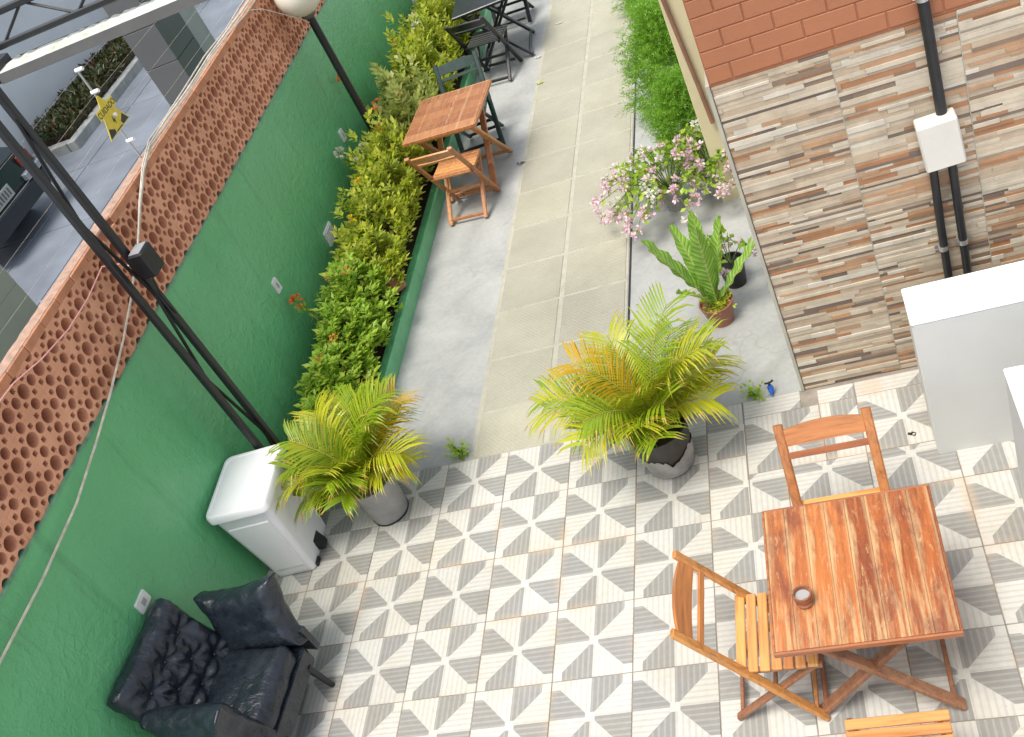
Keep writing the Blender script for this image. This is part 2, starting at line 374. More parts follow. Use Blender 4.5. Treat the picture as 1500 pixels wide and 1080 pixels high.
M['palm_tip'] = leafmat('palm_dry_tip', [(.42, .24, .05), (.52, .36, .05), (.30, .17, .06)], .3, .5)
M['palm_stem'] = plain('palm_stem', (.30, .30, .04), .5, .2, 20, bs=0)
M['stem'] = plain('woody_stem', (.10, .075, .04), .8, .3, 20)
M['gstem'] = plain('green_stem', (.12, .18, .05), .6, .2, 20, bs=0)
M['orange_f'] = leafmat('orange_petal', [(.75, .16, .03), (.85, .26, .05)], .3)
M['yellow_f'] = leafmat('yellow_petal', [(.85, .50, .01), (.9, .6, .03)], .3)
M['white_f'] = leafmat('white_petal', [(.80, .78, .70), (.72, .66, .58)], .3)
M['pink_f'] = leafmat('pink_petal', [(.80, .50, .62), (.85, .64, .70), (.84, .74, .70), (.74, .44, .60)], .3)

# ------------------------------------------------------------------ setting: ground
WX = -.60                      # inner face of the green wall
b = MB(); b.box(-90, 90, -60, 160, -.5, -.05); struct(b.build('ground', M['street']))
b = MB(); b.box(WX - .02, 8, .66, 16, -.3, -.012); struct(b.build('concrete_floor', M['concrete']))
tf = struct(ob('tiled_floor', None, None, (0, 0, 0)))
b = MB(); b.box(WX - .02, 6.2, -5.2, .662, -.3, -.004); struct(b.build('grout_bed', M['grout'], tf))
T = .45; gp = .0026
tile_cache = {}
def tile(cx, cy, x0, x1, y0, y1):
    k = tuple(round(q, 4) for q in (x0 - cx, x1 - cx, y0 - cy, y1 - cy))
    if x1 - x0 < .02 or y1 - y0 < .02: return
    if k not in tile_cache:
        q = MB(); q.bbox(k[0] + gp, k[1] - gp, k[2] + gp, k[3] - gp, -.011, 0, .0022); tile_cache[k] = q.mesh('tile', M['tile'])
    o = ob('tile', tile_cache[k], tf, (cx, cy, rnd.uniform(0, .0012)))
JX = 2.708; PY = .065
for i in range(-1, 13):
    for j in range(-9, 2):
        cx, cy = i * T, j * T
        x0, x1, y0, y1 = max(cx - T / 2, WX), cx + T / 2, cy - T / 2, min(cy + T / 2, .66)
        if j >= 0 and x1 > JX:
            if x0 < JX: tile(cx, cy, x0, JX, y0, y1)
            if y0 < PY: tile(cx, cy, max(x0, JX), x1, y0, PY)
            continue
        tile(cx, cy, x0, x1, y0, y1)
py1 = PY + T
for cx, x0, x1 in ((JX + .225, JX, JX + .45), (JX + .51, JX + .45, 3.375), (3.6, 3.375, 3.825), (4.05, 3.825, 4.275), (4.5, 4.275, 4.725), (4.95, 4.725, 5.175)):
    tile(cx, PY + .225, x0, x1, PY, py1)
    tile(cx + .225, py1 + .17, x0, min(x1, 3.06) if x0 < 3 else x1, py1, .66 if x0 < 3 else .635)
# path of pavers
pa = struct(ob('path', None, None, (0, 0, 0)))
b = MB(); b.box(.83, 1.925, .664, 15.5, -.05, -.008); struct(b.build('mortar_bed', M['mortar'], pa))
pm = None
for r in range(27):
    for c in range(2):
        y0 = .67 + (r - 1) * .56 + .44 if r else .67; y1 = .67 + r * .56 + .42; x0 = (.865, 1.405)[c]; x1 = x0 + .505
        q = MB(); q.bbox(-(x1 - x0) / 2, (x1 - x0) / 2, -(y1 - y0) / 2, (y1 - y0) / 2, -.02, 0, .006)
        ob('paver', q.mesh('paver', M['paver']), pa, ((x0 + x1) / 2, (y0 + y1) / 2, -.003 + rnd.uniform(-.0015, .0015)))
b = MB(); b.box(1.932, 1.950, .664, 15.5, -.05, -.010); struct(b.build('expansion_joint', M['bag'], pa))
b = MB(); b.box(1.957, 3.09, .664, 15.5, -.05, -.006); struct(b.build('side_pavement', M['concrete2']))

# ------------------------------------------------------------------ green wall with clay screen blocks
gw = thing('garden_wall', 'green painted wall topped with perforated clay blocks along the planter', 'wall')
b = MB(); b.box(WX - .16, WX, -5.2, 13, -.02, 1.735); b.build('painted_base', M['green'], gw)
b = MB()
y = -5.2
while y < 13:      # pale ragged mortar lip where paint meets blocks
    l = rnd.uniform(.12, .3); b.box(WX - .05, WX + .002 + rnd.uniform(.001, .006), y, min(y + l, 13), 1.735, 1.744 + rnd.uniform(0, .007)); y += l + .0005
b.build('mortar_lip', M['greenlite'], gw)
def screen_block():
    PYi, PZ, D = .1795, .187, .10
    bm = bmesh.new()
    def arc(cy, cz, r, n, a0=0, a1=360):
        return [(cy + r * cos(radians(a0 + (a1 - a0) * k / n)), cz + r * sin(radians(a0 + (a1 - a0) * k / n))) for k in range(n + (a1 - a0 != 360))]
    hy, hz = PYi / 2, PZ / 2; rm = .033
    out = []
    out += [(hy, -hz)] + arc(hy, 0, rm, 8, 270, 90)[0:] + [(hy, hz)]
    out += arc(0, hz, rm, 8, 360, 180) + [(-hy, hz)]
    out += arc(-hy, 0, rm, 8, 90, -90) + [(-hy, -hz)]
    out += arc(0, -hz, rm, 8, 180, 0)
    loops = [out, arc(0, 0, .043, 20)]
    for sy in (-1, 1):
        for sz in (-1, 1): loops.append([(sy * .0515 + (.0165 + .004 * (k % 2)) * cos(k * pi / 4), sz * .053 + (.0165 + .004 * (k % 2)) * sin(k * pi / 4)) for k in range(8)])
    es = []
    for L in loops:
        vs = [bm.verts.new((0, p[0], p[1])) for p in L]
        es += [bm.edges.new((vs[k], vs[(k + 1) % len(vs)])) for k in range(len(vs))]
    bmesh.ops.triangle_fill(bm, edges=es, use_beauty=True, use_dissolve=False)
    fr = list(bm.faces)
    g = bmesh.ops.extrude_face_region(bm, geom=fr)
    bmesh.ops.translate(bm, verts=[v for v in g['geom'] if isinstance(v, bmesh.types.BMVert)], vec=(-D, 0, 0))
    bmesh.ops.recalc_face_normals(bm, faces=bm.faces)
    me = bpy.data.meshes.new('screen_block'); bm.to_mesh(me); bm.free(); me.materials.append(M['cobogo']); return me
sb = screen_block()
nb = 0
for k in range(-14, 52):
    for r in range(3):
        o = ob('screen_block', sb, gw, (WX - .004 + rnd.uniform(-.003, .003), -.409 + .1795 * k, 1.834 + .187 * r)); nb += 1
        o.rotation_euler = (0, rnd.uniform(-.01, .01), rnd.uniform(-.01, .01))
b = MB(); b.box(WX - .125, WX - .112, -3.1, 13, 1.735, 2.30); b.build('backing', M['capside'], gw)
capm = MB(); capm.bbox(-.045, .045, -.098, .098, 0, .052, .004); capm = capm.mesh('cap_brick', M['cap'])
y = -3.1
for k in range(62):
    if k in (20,): continue
    o = ob('cap_brick', capm, gw, (WX - .048 + rnd.uniform(-.003, .003), y + .2 * k, 2.296 + rnd.uniform(0, .003))); o.rotation_euler[2] = rnd.uniform(-.008, .008)
b = MB(); n = 260; rg = []
for k in range(n + 1):
    yy = -3.1 + 12.3 * k / n; a_ = .006 * noise.noise(Vector((k * .8, 0, 2))); c_ = .010 * noise.noise(Vector((k * .6, 4, 2)))
    rg.append([(WX - .103 + c_, yy, 2.335), (WX - .012 + c_, yy, 2.345), (WX - .016 + c_, yy, 2.354 + a_ * .5), (WX - .06, yy, 2.360 + a_), (WX - .10 + c_, yy, 2.354 + a_)])
b.loft(rg); b.build('mortar_crust', M['capside'], gw)
b = MB()
for k in range(900):
    yy = rnd.uniform(-2.5, 8); s = rnd.uniform(.004, .013); x_ = WX - rnd.uniform(.05, .098); b.box(x_, x_ + s * 1.6, yy, yy + s * 2.5, 2.342, 2.351 + s * .5)
o = b.build('mortar_crumbs', M['capside'], gw); o['kind'] = 'stuff'
# vents and plates on the wall
def plate(y, z, w, h, label, slots=False, grp=None):
    t = thing('wall_vent' if slots else 'wall_plate', label, 'vent' if slots else 'wall plate', (WX, y, z), 0, grp)
    q = MB(); q.loft([[(x, p[0], p[1]) for p in rrect2(w * k, h * k)] for x, k in ((-.004, 1), (.010, 1), (.014, .94))]); q.build('cover', M['vent'], t)
    if slots:
        for i in range(6):
            q = MB(); zz = -h * .36 + i * h * .145; q.box(.0135, .020, -w * .4, w * .4, zz - .004, zz + .004); q.build('slat', M['vent'], t)
    else:
        q = MB(); q.box(.013, .017, -w * .16, w * .16, -h * .2, h * .2); q.build('switch_key', M['lightgrey'], t)
def rrect2(w, h): return [(x, y) for x, y, _ in rrect(-w / 2, w / 2, -h / 2, h / 2, .008, 0, 2)]
plate(3.14, .595, .20, .145, 'slotted white vent low on the green wall behind yellow shrubs', True)
plate(2.03, .92, .085, .115, 'small white plate on green wall left of the tipped terracotta pot')
plate(4.30, .90, .085, .115, 'small white plate on green wall beside the lamp post')
plate(7.7, .62, .11, .2, 'narrow white plate on green wall behind the black table set')
plate(-.855, .915, .12, .085, 'white socket plate on green wall above the armchair')

# ------------------------------------------------------------------ planter
pl = thing('planter', 'long low green painted planter kerb at the foot of the wall', 'planter')
b = MB(); b.bbox(-.045, .045, .74, 13, -.03, .135, .012); b.build('kerb', M['green'], pl)
b = MB(); b.bbox(WX, -.046, .74, .82, -.03, .135, .01); b.build('end_kerb', M['green'], pl)
b = MB(); b.box(WX, -.045, .82, 13, -.02, .09); b.build('soil', M['soil'], pl)

# ------------------------------------------------------------------ house with strip cladding
hs = thing('house', 'house corner with stacked strip cladding under terracotta painted brick', 'house', (3.085, .64, 0))
HX, HY = 3.085, .64
b = MB(); b.box(0, 3.2, .028, .9, -.02, 2.135); b.build('clad_wall', M['stripback'], hs)
b = MB(); b.box(.006, 3.2, .02, .9, 2.135, 4.3); b.build('painted_wall', M['terragroove'], hs)
b = MB(); b.box(-.012, .006, .008, .9, 0, 2.15); b.build('corner_trim', M['mortar'], hs)
unit = []
for m_ in M['strips']:
    q = MB(); q.bbox(-.5, .5, -.5, .5, -.5, .5, .0); 
    q = MB(); q.box(-.5, .5, -.5, .5, -.5, .5); unit.append(q.mesh('stone_strip', m_))
cols = [0.008, .570, 1.137, 1.70, 2.26]
r2 = random.Random(3); ns = 0; rest = MB()
for ci in range(len(cols) - 1):
    c0, c1 = cols[ci] + .0022, cols[ci + 1] - .0022; z = .004
    while z < 2.13:
        h = r2.choice((.014, .017, .020, .024, .030)); h = min(h, 2.133 - z); x = c0 - r2.choice((0, .08, .16))
        while x < c1 - .001:
            l = r2.choice((.10, .14, .2, .27, .34, .42)); x0 = max(x, c0); x1 = min(x + l, c1)
            if c1 - x1 < .03: x1 = c1
            thick = h > .022
            w = (2.6, 6, 6, 1.8, .6, 5, 2.8, 1.1) if thick else (1.6, 4, 4.4, 2.4, 2.2, 3.2, 3.6, 1.9)
            mi = r2.choices(range(8), w)[0]; d = r2.uniform(.004, .012) + (.003 if mi in (0, 5) else 0)
            if x1 - x0 > .012:
                if ns < 298 and z > .3 and ci < 2 and h > .0165:
                    o = ob('stone_strip', unit[mi], hs, ((x0 + x1) / 2, .028 - d / 2, z + h / 2)); o.scale = (x1 - x0 - .0012, d, h - .0012); ns += 1
                else:
                    rest.cur = mi; rest.box(x0, x1 - .001, .028 - d, .0275, z, z + h - .001)
            x = x1 if x1 < c1 else c1
        z += h
o = rest.build('strip_cladding', M['strips'], hs); o['kind'] = 'stuff'
b = MB()
for c in cols[1:-1]: b.box(c - .002, c + .002, .018, .027, 0, 2.13)
b.build('cladding_joint', M['mortar'], hs)
z = 2.150; row = 0
bk = {}
while z < 4.2:
    x = .010 - (0 if row % 2 else .12)
    while x < 3.1:
        x0 = max(x, .010); x1 = x + .24
        k = round(x1 - x0, 3)
        if k not in bk: q = MB(); q.loft([[(p[0], y_, p[1]) for p in rr] for y_, rr in ((.021, [(0, 0), (k - .005, 0), (k - .005, .083), (0, .083)]), (.016, [(.003, .003), (k - .008, .003), (k - .008, .080), (.003, .080)]))]); bk[k] = q.mesh('brick', M['terracotta'])
        if x1 - x0 > .03: ob('brick', bk[k], hs, (x0, rnd.uniform(-.0015, .0005), z))
        x = x1
    z += .088; row += 1
# cream pier and the sloping brown pipe beyond the corner
PIX, PIY = 2.70, 2.9
t = thing('cream_pier', 'cream painted wall pier rising behind the flowering plants at the house corner', 'pier', (PIX, PIY, 0))
b = MB(); b.bbox(0, .45, 0, .35, -.02, 3.6, .006); b.build('shaft', M['cream'], t)
b = MB(); b.bbox(-.012, .46, -.012, .36, -.02, .12, .01); b.build('plinth', M['cream'], t)
t = tag(MB_t := (lambda q: (q.tube([(PIX + .10, PIY - .03, .7), (PIX + .085, PIY - .03, 1.0), (PIX + .03, PIY - .03, 1.8), (PIX - .01, PIY - .03, 2.4)], .016, 10), q.build('downpipe', M['brown'], None, True))[1])(MB()), 'thin brown pipe slanting up the cream pier', 'pipe')

# pipes and junction box
def conduit(name, label, pts, clips, r=.021):
    t = thing(name, label, 'pipe', (pts[0][0], .612, 0))
    q = MB(); q.tube([(p[0] - pts[0][0], 0, p[1]) for p in pts], r, 14); q.build('tube', M['pvc'], t, True)
    for x, z in clips:
        q = MB(); q.tube([(x - pts[0][0], 0, z - .013), (x - pts[0][0], 0, z + .013)], r + .004, 14); q.box(x - pts[0][0] - .04, x - pts[0][0] + .04, .016, .022, z - .012, z + .012); q.build('clip', M['steel'], t, True)
conduit('conduit_pipe', 'thick black pipe running down the wall into the white junction box', [(4.086, 4.2), (4.087, 2.3), (4.09, 1.66)], [(4.087, 2.27)], .026)
conduit('conduit_pipe', 'black pipe below the junction box, on the house-corner side of the pair', [(4.012, 1.42), (4.0, 1.0), (3.985, .0)], [(3.994, .86)])
conduit('conduit_pipe', 'black pipe below the junction box, on the counter side of the pair', [(4.10, 1.42), (4.095, 1.0), (4.085, .0)], [(4.093, .87)])
t = thing('junction_box', 'square white junction box on the strip cladding', 'junction box', (4.06, .60, 1.53))
t.rotation_euler[1] = radians(-3)
q = MB(); q.loft([[(p[0], y_, p[1]) for p in [(a, c) for a, c, _ in rrect(-w, w, -w * 1.42, w * 1.42, .012, 0, 3)]] for y_, w in ((.03, .094), (-.055, .094), (-.062, .088))]); q.build('case', M['boxwhite'], t, True)
q = MB(); q.box(-.086, .086, -.066, -.0622, -.125, .125); q.build('lid', M['boxwhite'], t)

# white counters
def counter(label, x0, x1, y0, y1, h):
    t = thing('white_counter', label, 'counter', (x0, y0, 0))
    q = MB(); q.bbox(0, x1 - x0, 0, y1 - y0, -.02, h - .012, .010); q.build('body', M['white'], t)
    q = MB(); q.bbox(-.003, x1 - x0 + .003, -.003, y1 - y0 + .003, h - .011, h, .006); q.build('top', M['plastic'], t)
counter('white masonry counter standing just in front of the strip-clad wall', 3.735, 4.9, -.04, .235, .968)
counter('white counter block running toward the tiled floor beside the wooden table', 4.06, 4.6, -2.6, -.445, .954)

# ------------------------------------------------------------------ folding furniture
def folding_chair(name, label, mats, loc, rz, grp=None):
    fr, sl_, lg = mats; frx = M['chairx'] if fr is M['chair'] else fr
    t = thing(name, label, 'chair', loc, rz, grp)
    for sx in (-1, 1):
        x = sx * .21
        q = MB(); q.bar((x, -.375, .815), (x, .125, .012), .026, .048, (1, 0, 0), .3); q.build('back_leg', fr, t)
        x = sx * .176
        q = MB(); q.bar((x, .165, .425), (x, -.285, .012), .024, .042, (1, 0, 0), .3); q.build('front_leg', lg, t)
        q = MB(); q.bar((sx * .185, -.165, .421), (sx * .185, .185, .421), .022, .03); q.build('seat_rail', lg, t)
    # crest rail with arched top
    q = MB(); n = 12; R_ = []
    d = Vector((0, -.5, .803)).normalized(); nn = Vector((0, .803, .5)).normalized(); p0 = Vector((0, -.375, .815)) - d * .115
    for k in range(n + 1):
        u = -1 + 2 * k / n; up = .082 + .022 * (1 - u * u); bow = -.012 * (1 - u * u)
        cc = p0 + Vector((u * .199, 0, 0)) + nn * bow
        R_.append([cc + nn * .008, cc + d * up + nn * .008, cc + d * up - nn * .008, cc - nn * .008])
    q.loft(R_); q.build('crest_rail', frx, t, True)
    p1 = p0 - d * .05
    q = MB(); q.bar(p1 - Vector((.199, 0, 0)), p1 + Vector((.199, 0, 0)), .016, .032, tuple(d)); q.build('back_slat', frx, t)
    for k in range(7):
        y = -.165 + .0525 * k; q = MB(); c = -.004 * sin(pi * k / 6)
        q.bbox(-.205, .205, -.0225, .0225, -.014, 0, .004); o = q.build('seat_slat', sl_, t); o.location = (rnd.uniform(-.002, .002), y, .451 + c)
    for y, z, mm in ((-.258, .045, lg), (.092, .07, fr), (-.06, .225, lg)):
        q = MB(); w = .165 if mm is lg else .2; q.bar((-w, y, z), (w, y, z), .018, .03); q.build('stretcher', mm, t)
    return t
wood_set = (M['chair'], M['slat'], M['leg'])
folding_chair('folding_chair', 'wooden folding chair pushed in with its back to the strip-clad wall', wood_set, (3.235, -.755, 0), 180)
folding_chair('folding_chair', 'wooden folding chair with its slatted seat half under the table, back to the armchair', wood_set, (2.86, -1.28, 0), -92)
folding_chair('folding_chair', 'wooden folding chair at the table side opposite the strip-clad wall', wood_set, (3.305, -1.93, 0), 0)
far_set = (M['farchair'], M['farchair'], M['farchair'])
folding_chair('folding_chair', 'honey brown folding chair tucked at the brown table by the planter', far_set, (.42, 3.95, 0), -6)
dg = (M['dgreen'], M['dgreen'], M['blackwood']); bk_ = (M['blackwood'],) * 3
folding_chair('folding_chair', 'dark green folding chair on the far side of the brown table', dg, (.38, 4.98, 0), 184)
folding_chair('folding_chair', 'black folding chair with its back toward the brown table', bk_, (.38, 6.55, 0), -8)
folding_chair('folding_chair', 'black folding chair at the far side of the black table', bk_, (.42, 7.75, 0), 176)

def folding_table(label, loc, rz, wx, wy, h, top, edge, leg, planks, name='folding_table'):
    t = thing(name, label, 'table', loc, rz)
    ew = .012
    pw = (wx - 2 * ew) / planks
    for k in range(planks):
        q = MB(); q.bbox(-pw / 2 + .0004, pw / 2 - .0004, -wy / 2 + ew, wy / 2 - ew, -.022, 0, .0016); o = q.build('plank', top, t); o.location = (-wx / 2 + ew + pw * (k + .5), 0, h + rnd.uniform(-.0006, .0006))
    for s in (-1, 1):
        q = MB(); q.bbox(-wx / 2, wx / 2, min(s * wy / 2, s * (wy / 2 - ew)), max(s * wy / 2, s * (wy / 2 - ew)), h - .030, h - .001, .004); q.build('edge_strip', edge, t)
        q = MB(); q.bbox(min(s * wx / 2, s * (wx / 2 - ew)), max(s * wx / 2, s * (wx / 2 - ew)), -wy / 2 + ew, wy / 2 - ew, h - .030, h - .001, .004); q.build('edge_strip', edge, t)
        q = MB(); q.bar((-wx * .42, s * wy * .40, h - .04), (wx * .42, s * wy * .40, h - .04), .025, .035); q.build('batten', leg, t)
    for s in (-1, 1):
        y = s * wy * .36
        q = MB(); q.bar((-wx * .37, y, h - .055), (wx * .41, y, .012), .030, .058, (0, 1, 0), .2); q.build('leg', leg, t)
        y = s * wy * .315
        q = MB(); q.bar((wx * .37, y, h - .055), (-wx * .41, y, .012), .030, .058, (0, 1, 0), .2); q.build('leg', leg, t)
    for x, z, w in ((wx * .37, .05, .36), (-wx * .37, .05, .315), (-wx * .35, h - .08, .36)):
        q = MB(); q.bar((x, -wy * w, z), (x, wy * w, z), .022, .038); q.build('stretcher', leg, t)
    return t
folding_table('square wooden folding table with worn reddish planks and a cup on it', (3.265, -1.225, 0), -.6, .745, .765, .75, M['tabletop'], M['tableedge'], M['leg'], 8)
folding_table('weathered brown folding table beside the planter shrubs', (.40, 4.40, 0), 86, .78, .74, .75, M['fartop'], M['farchair'], M['farchair'], 7)
folding_table('black folding table behind the black chair', (.43, 6.98, 0), 4, .72, .80, .75, M['blackwood'], M['blackwood'], M['blackwood'], 7)
# small turned cup
t = thing('wooden_cup', 'small turned wooden cup on the worn table', 'cup', (3.045, -1.375, .751))
b = MB(); b.lathe([(.026, 0), (.036, .004), (.038, .016), (.031, .024), (.034, .032), (.041, .046), (.043, .066), (.041, .072), (.034, .072), (.033, .05)], 28); b.build('bowl', M['tableedge'], t, True)
b = MB(); b.lathe([(.005, .049), (.0325, .0505)], 20); b.build('ash', M['lightgrey'], t)
for k in range(3):
    b = MB(); a = .6 + k * 2.1; b.bar((.038 * cos(a), .038 * sin(a), .0735), (.038 * cos(a + .5), .038 * sin(a + .5), .0735), .008, .006); b.build('rim_notch', M['leg'], t)

# ------------------------------------------------------------------ armchair
def puff(size, rnd_=.45, tufts=(), wr=.006, seed=0, cuts=22, pinch=0, fold=None):
    bm = bmesh.new(); bmesh.ops.create_cube(bm, size=2); bmesh.ops.subdivide_edges(bm, edges=bm.edges, cuts=cuts, use_grid_fill=True)
    sx, sy, sz = (s / 2 for s in size); rad = min(sx, sy, sz) * rnd_ * 2
    for v in bm.verts:
        p = Vector((v.co.x * sx, v.co.y * sy, v.co.z * sz))
        core = Vector((max(-sx + rad, min(sx - rad, p.x)), max(-sy + rad, min(sy - rad, p.y)), max(-sz + rad, min(sz - rad, p.z))))
        d = p - core
        nrm = d.normalized() if d.length > 1e-6 else v.co.normalized()
        if d.length > 1e-6: p = core + nrm * min(d.length, rad) if d.length > rad else p
        u, w_ = v.co.x, v.co.y
        if abs(v.co.z) > .999: p.z += math.copysign(.22 * sz * (1 - u * u) * (1 - w_ * w_), v.co.z)
        for (tx, ty, dep, rr) in tufts:
            if v.co.z > 0:
                q = ((p.x - tx) ** 2 + (p.y - ty) ** 2) ** .5; p.z -= dep * math.exp(-(q / rr) ** 1.3) * max(0, v.co.z)
                ang = math.atan2(p.y - ty, p.x - tx); p.z += .16 * dep * sin(ang * 7 + tx * 30) * math.exp(-((q - rr * 1.1) / (rr * .7)) ** 2) * max(0, v.co.z)
        p += nrm * wr * noise.noise(Vector((p.x * 9 + seed, p.y * 13, p.z * 11))) * 2
        p += nrm * wr * .6 * noise.noise(Vector((p.x * 30 + seed, p.y * 8, p.z * 22))) * 2
        if pinch:
            e = abs(u * w_ * 1) ** 3; p.x += pinch * e * math.copysign(1, u); p.y += pinch * e * math.copysign(1, w_)
        if fold: p = fold(p)
        v.co = p
    me = bpy.data.meshes.new('cushion'); bm.to_mesh(me); bm.free(); me.materials.append(M['leather'])
    me.polygons.foreach_set('use_smooth', [True] * len(me.polygons)); return me
ac = thing('armchair', 'black tufted leather armchair against the green wall', 'armchair', (-.10, -1.18, 0), -3)
# local: +X front, +Y toward the bin
o = ob('seat_cushion', puff((.52, .52, .17), .42, wr=.005, seed=3), ac, (-.04, 0, .37))
bt = [(tx, ty, .062, .062) for tx, row_ in ((-.10, (-.19, 0, .19)), (.04, (-.095, .095)), (.16, (-.19, 0, .19))) for ty in row_]
o = ob('backrest', puff((.56, .66, .19), .46, bt, .004, 5, 44, .02), ac, (-.345, 0, .63)); o.rotation_euler = (0, radians(71), 0); 
bm_ = MB(); bm_.lathe([(.001, .0), (.009, .001), (.011, .005), (.007, .009), (.001, .010)], 10); bm_ = bm_.mesh('button', M['leather'], True)
for tx, ty, _, _ in bt: ob('button', bm_, o, (tx, ty, .048))
for s, nm in ((1, 'arm'), (-1, 'arm')):
    tf_ = [(.05, .0, .02, .05)] if s > 0 else []
    o = ob(nm, puff((.50, .40, .17), .46, tf_, .005, 9 + s, 26, .05), ac, (-.05, .395, .525) if s > 0 else (-.03, -.315, .545)); o.rotation_euler = (radians(s * -112) if s > 0 else radians(112), 0, 0)
    o.rotation_euler = (radians(66 if s > 0 else -80), radians(-5), radians(s * 3))
q = MB(); q.loft([rrect(-.30, .235, -.32, .32, .05, z) for z in (.20, .21, .29, .32)]); q.build('base_frame', M['leather'], ac, True)
q = MB(); q.loft([[(x, y, z) for x, y in ((-.36, -.31), (-.30, -.31), (-.30, .31), (-.36, .31))] for z in (.2, .45)] + [[(x - .10, y, .86) for x, y in ((-.34, -.31), (-.31, -.31), (-.31, .31), (-.34, .31))]]); q.build('back_frame', M['leather'], ac)
for s in (-1, 1):
    q = MB(); n = 10; rg = []
    for k in range(n + 1):
        a = k / n; x = -.32 + .57 * a; top = .33 + .13 * sin(pi * min(1, a * 1.05) * .8); yy = s * (.36 + .03 * sin(pi * a))
        rg.append([(x, yy - .02, .22), (x, yy + .02, .22), (x, yy + .022, top), (x, yy - .022, top)])
    q.loft(rg); q.build('side_panel', M['leather'], ac, True)
for sx, sy in ((1, 1), (1, -1), (-1, 1), (-1, -1)):
    q = MB(); q.tube([(sx * .22, sy * .22, .23), (sx * (.26 if sx > 0 else .29), sy * .235, .0)], [.024, .016], 12); q.build('leg', M['blackplastic'], ac, True)

# ------------------------------------------------------------------ pedal bin
bn = thing('pedal_bin', 'white plastic pedal bin with rounded lid by the green wall', 'bin', (-.345, .125, 0), 3)
q = MB(); q.loft([rrect(-.135, .135, -.185, .185, .03, .0), rrect(-.145, .145, -.195, .195, .032, .012), rrect(-.148, .148, -.198, .198, .032, .05), rrect(-.205, .205, -.25, .25, .045, .70)]); q.build('body', M['plastic'], bn, True)
q = MB(); q.loft([rrect(-.215, .215, -.265, .265, .05, .69, 6), rrect(-.224, .224, -.274, .274, .055, .70, 6), rrect(-.224, .224, -.274, .274, .055, .745, 6), rrect(-.216, .216, -.266, .266, .05, .757, 6), rrect(-.196, .196, -.246, .246, .05, .762, 6), rrect(-.190, .190, -.240, .240, .05, .757, 6), rrect(-.17, .17, -.22, .22, .05, .760, 6), rrect(-.08, .08, -.12, .12, .05, .770, 6)]); q.build('lid', M['plastic'], bn, True)
q = MB(); q.loft([[(x, y, z) for y, z in ((-.12, .13), (.12, .13), (.15, .62), (-.15, .62))] for x in (.150, .156)]); 
q = MB(); q.loft([[(-.11, -.2045 - .0 , .09), (.11, -.2045, .09), (.15, -.244, .60), (-.15, -.244, .60)], [(-.105, -.211, .10), (.105, -.211, .10), (.145, -.249, .59), (-.145, -.249, .59)]]); q.build('front_panel', M['plastic'], bn)
q = MB(); q.loft([[(.150, y, z) for y, z in ((-.05, .03), (.05, .03), (.05, .13), (-.05, .13))], [(.19, y, z) for y, z in ((-.035, .02), (.035, .02), (.035, .05), (-.035, .05))]]); q.build('pedal', M['blackplastic'], bn)
q = MB(); q.bbox(.147, .160, -.17, -.10, .005, .035, .004); q.build('foot_pad', M['blackplastic'], bn)

# ------------------------------------------------------------------ lattice column, beam, floodlight, gutter
lc = thing('lattice_column', 'black metal lattice column rising beside the bin in front of the green wall', 'column', (-.35, .52, 0))
for y in (-.08, .08):
    q = MB(); q.bar((0, y, 0), (0, y, 3.75), .05, .045, (1, 0, 0)); q.build('upright', M['black'], lc)
z = .12; s = 1
while z < 3.0:
    q = MB(); q.tube([(0, -.06 * s, z), (0, .06 * s, z + .62)], .011, 8); q.build('brace', M['black'], lc); z += .62; s = -s
q = MB(); q.bbox(-.07, .07, -.13, .13, -.004, .01, .003); q.build('foot_plate', M['black'], lc)
lb = thing('lattice_beam', 'black metal lattice beam joining the lattice column to the house above a gutter', 'beam', (-.35, .66, 3.56))
for z in (0, .15):
    q = MB(); q.bar((-.04, 0, z), (3.75, 0, z), .034, .034); q.build('chord', M['black'], lb)
x = .18; s = 1
while x < 3.4:
    a, c = ((.0, .15) if s > 0 else (.15, .0)); q = MB(); q.tube([(x, 0, a), (x + .24, 0, c)], .0075, 6); q.build('brace', M['black'], lb); x += .24; s = -s
gt = thing('gutter', 'grey metal gutter with mossy whitish crust slung under the lattice beam', 'gutter', (-.22, .6, 3.42))
q = MB(); q.loft([[(x, y, z) for y, z in ((-.08, 0), (-.08, .052), (-.074, .052), (-.074, .006), (.12, .006), (.12, .052), (.126, .052), (.126, 0))] for x in (0, 3.5)]); q.build('trough', M['gutter'], gt)
q = MB(); n = 140; q.loft([[(3.5 * k / n, -.0735, .01), (3.5 * k / n, .1195, .01), (3.5 * k / n, .1195, .050 + .012 * noise.noise(Vector((k * .7, 1, 0)))), (3.5 * k / n, .03, .056 + .016 * noise.noise(Vector((k * .9, 5, 0)))), (3.5 * k / n, -.0735, .050 + .008 * noise.noise(Vector((k * .8, 9, 0))))] for k in range(n + 1)]); q.build('moss_crust', M['moss'], gt)
q = MB(); q.loft([[(x, y, z) for x, z in ((-.16, .0), (-.0, .0), (.0, .09), (-.16, .12))] for y in (-.055, .1)]); q.build('bracket', M['black'], gt)
fl = thing('floodlight', 'dark grey box floodlight clamped on the lattice column', 'floodlight', (-.31, .60, 2.2), 0)
q = MB(); q.bbox(0, .10, -.07, .07, -.085, .085, .012); q.build('housing', M['black'], fl)
q = MB(); q.bbox(.012, .088, -.058, .058, .085, .088, .001); q.build('lens', M['lightgrey'], fl)
q = MB(); q.bar((-.07, 0, .0), (.0, 0, .0), .05, .03); q.build('clamp', M['steel'], fl)
q = MB(); q.tube([(.03, -.02, -.085), (.02, -.03, -.16), (-.01, -.02, -.25), (-.015, .0, -.4)], .006, 6); q.build('lead', M['black'], fl)

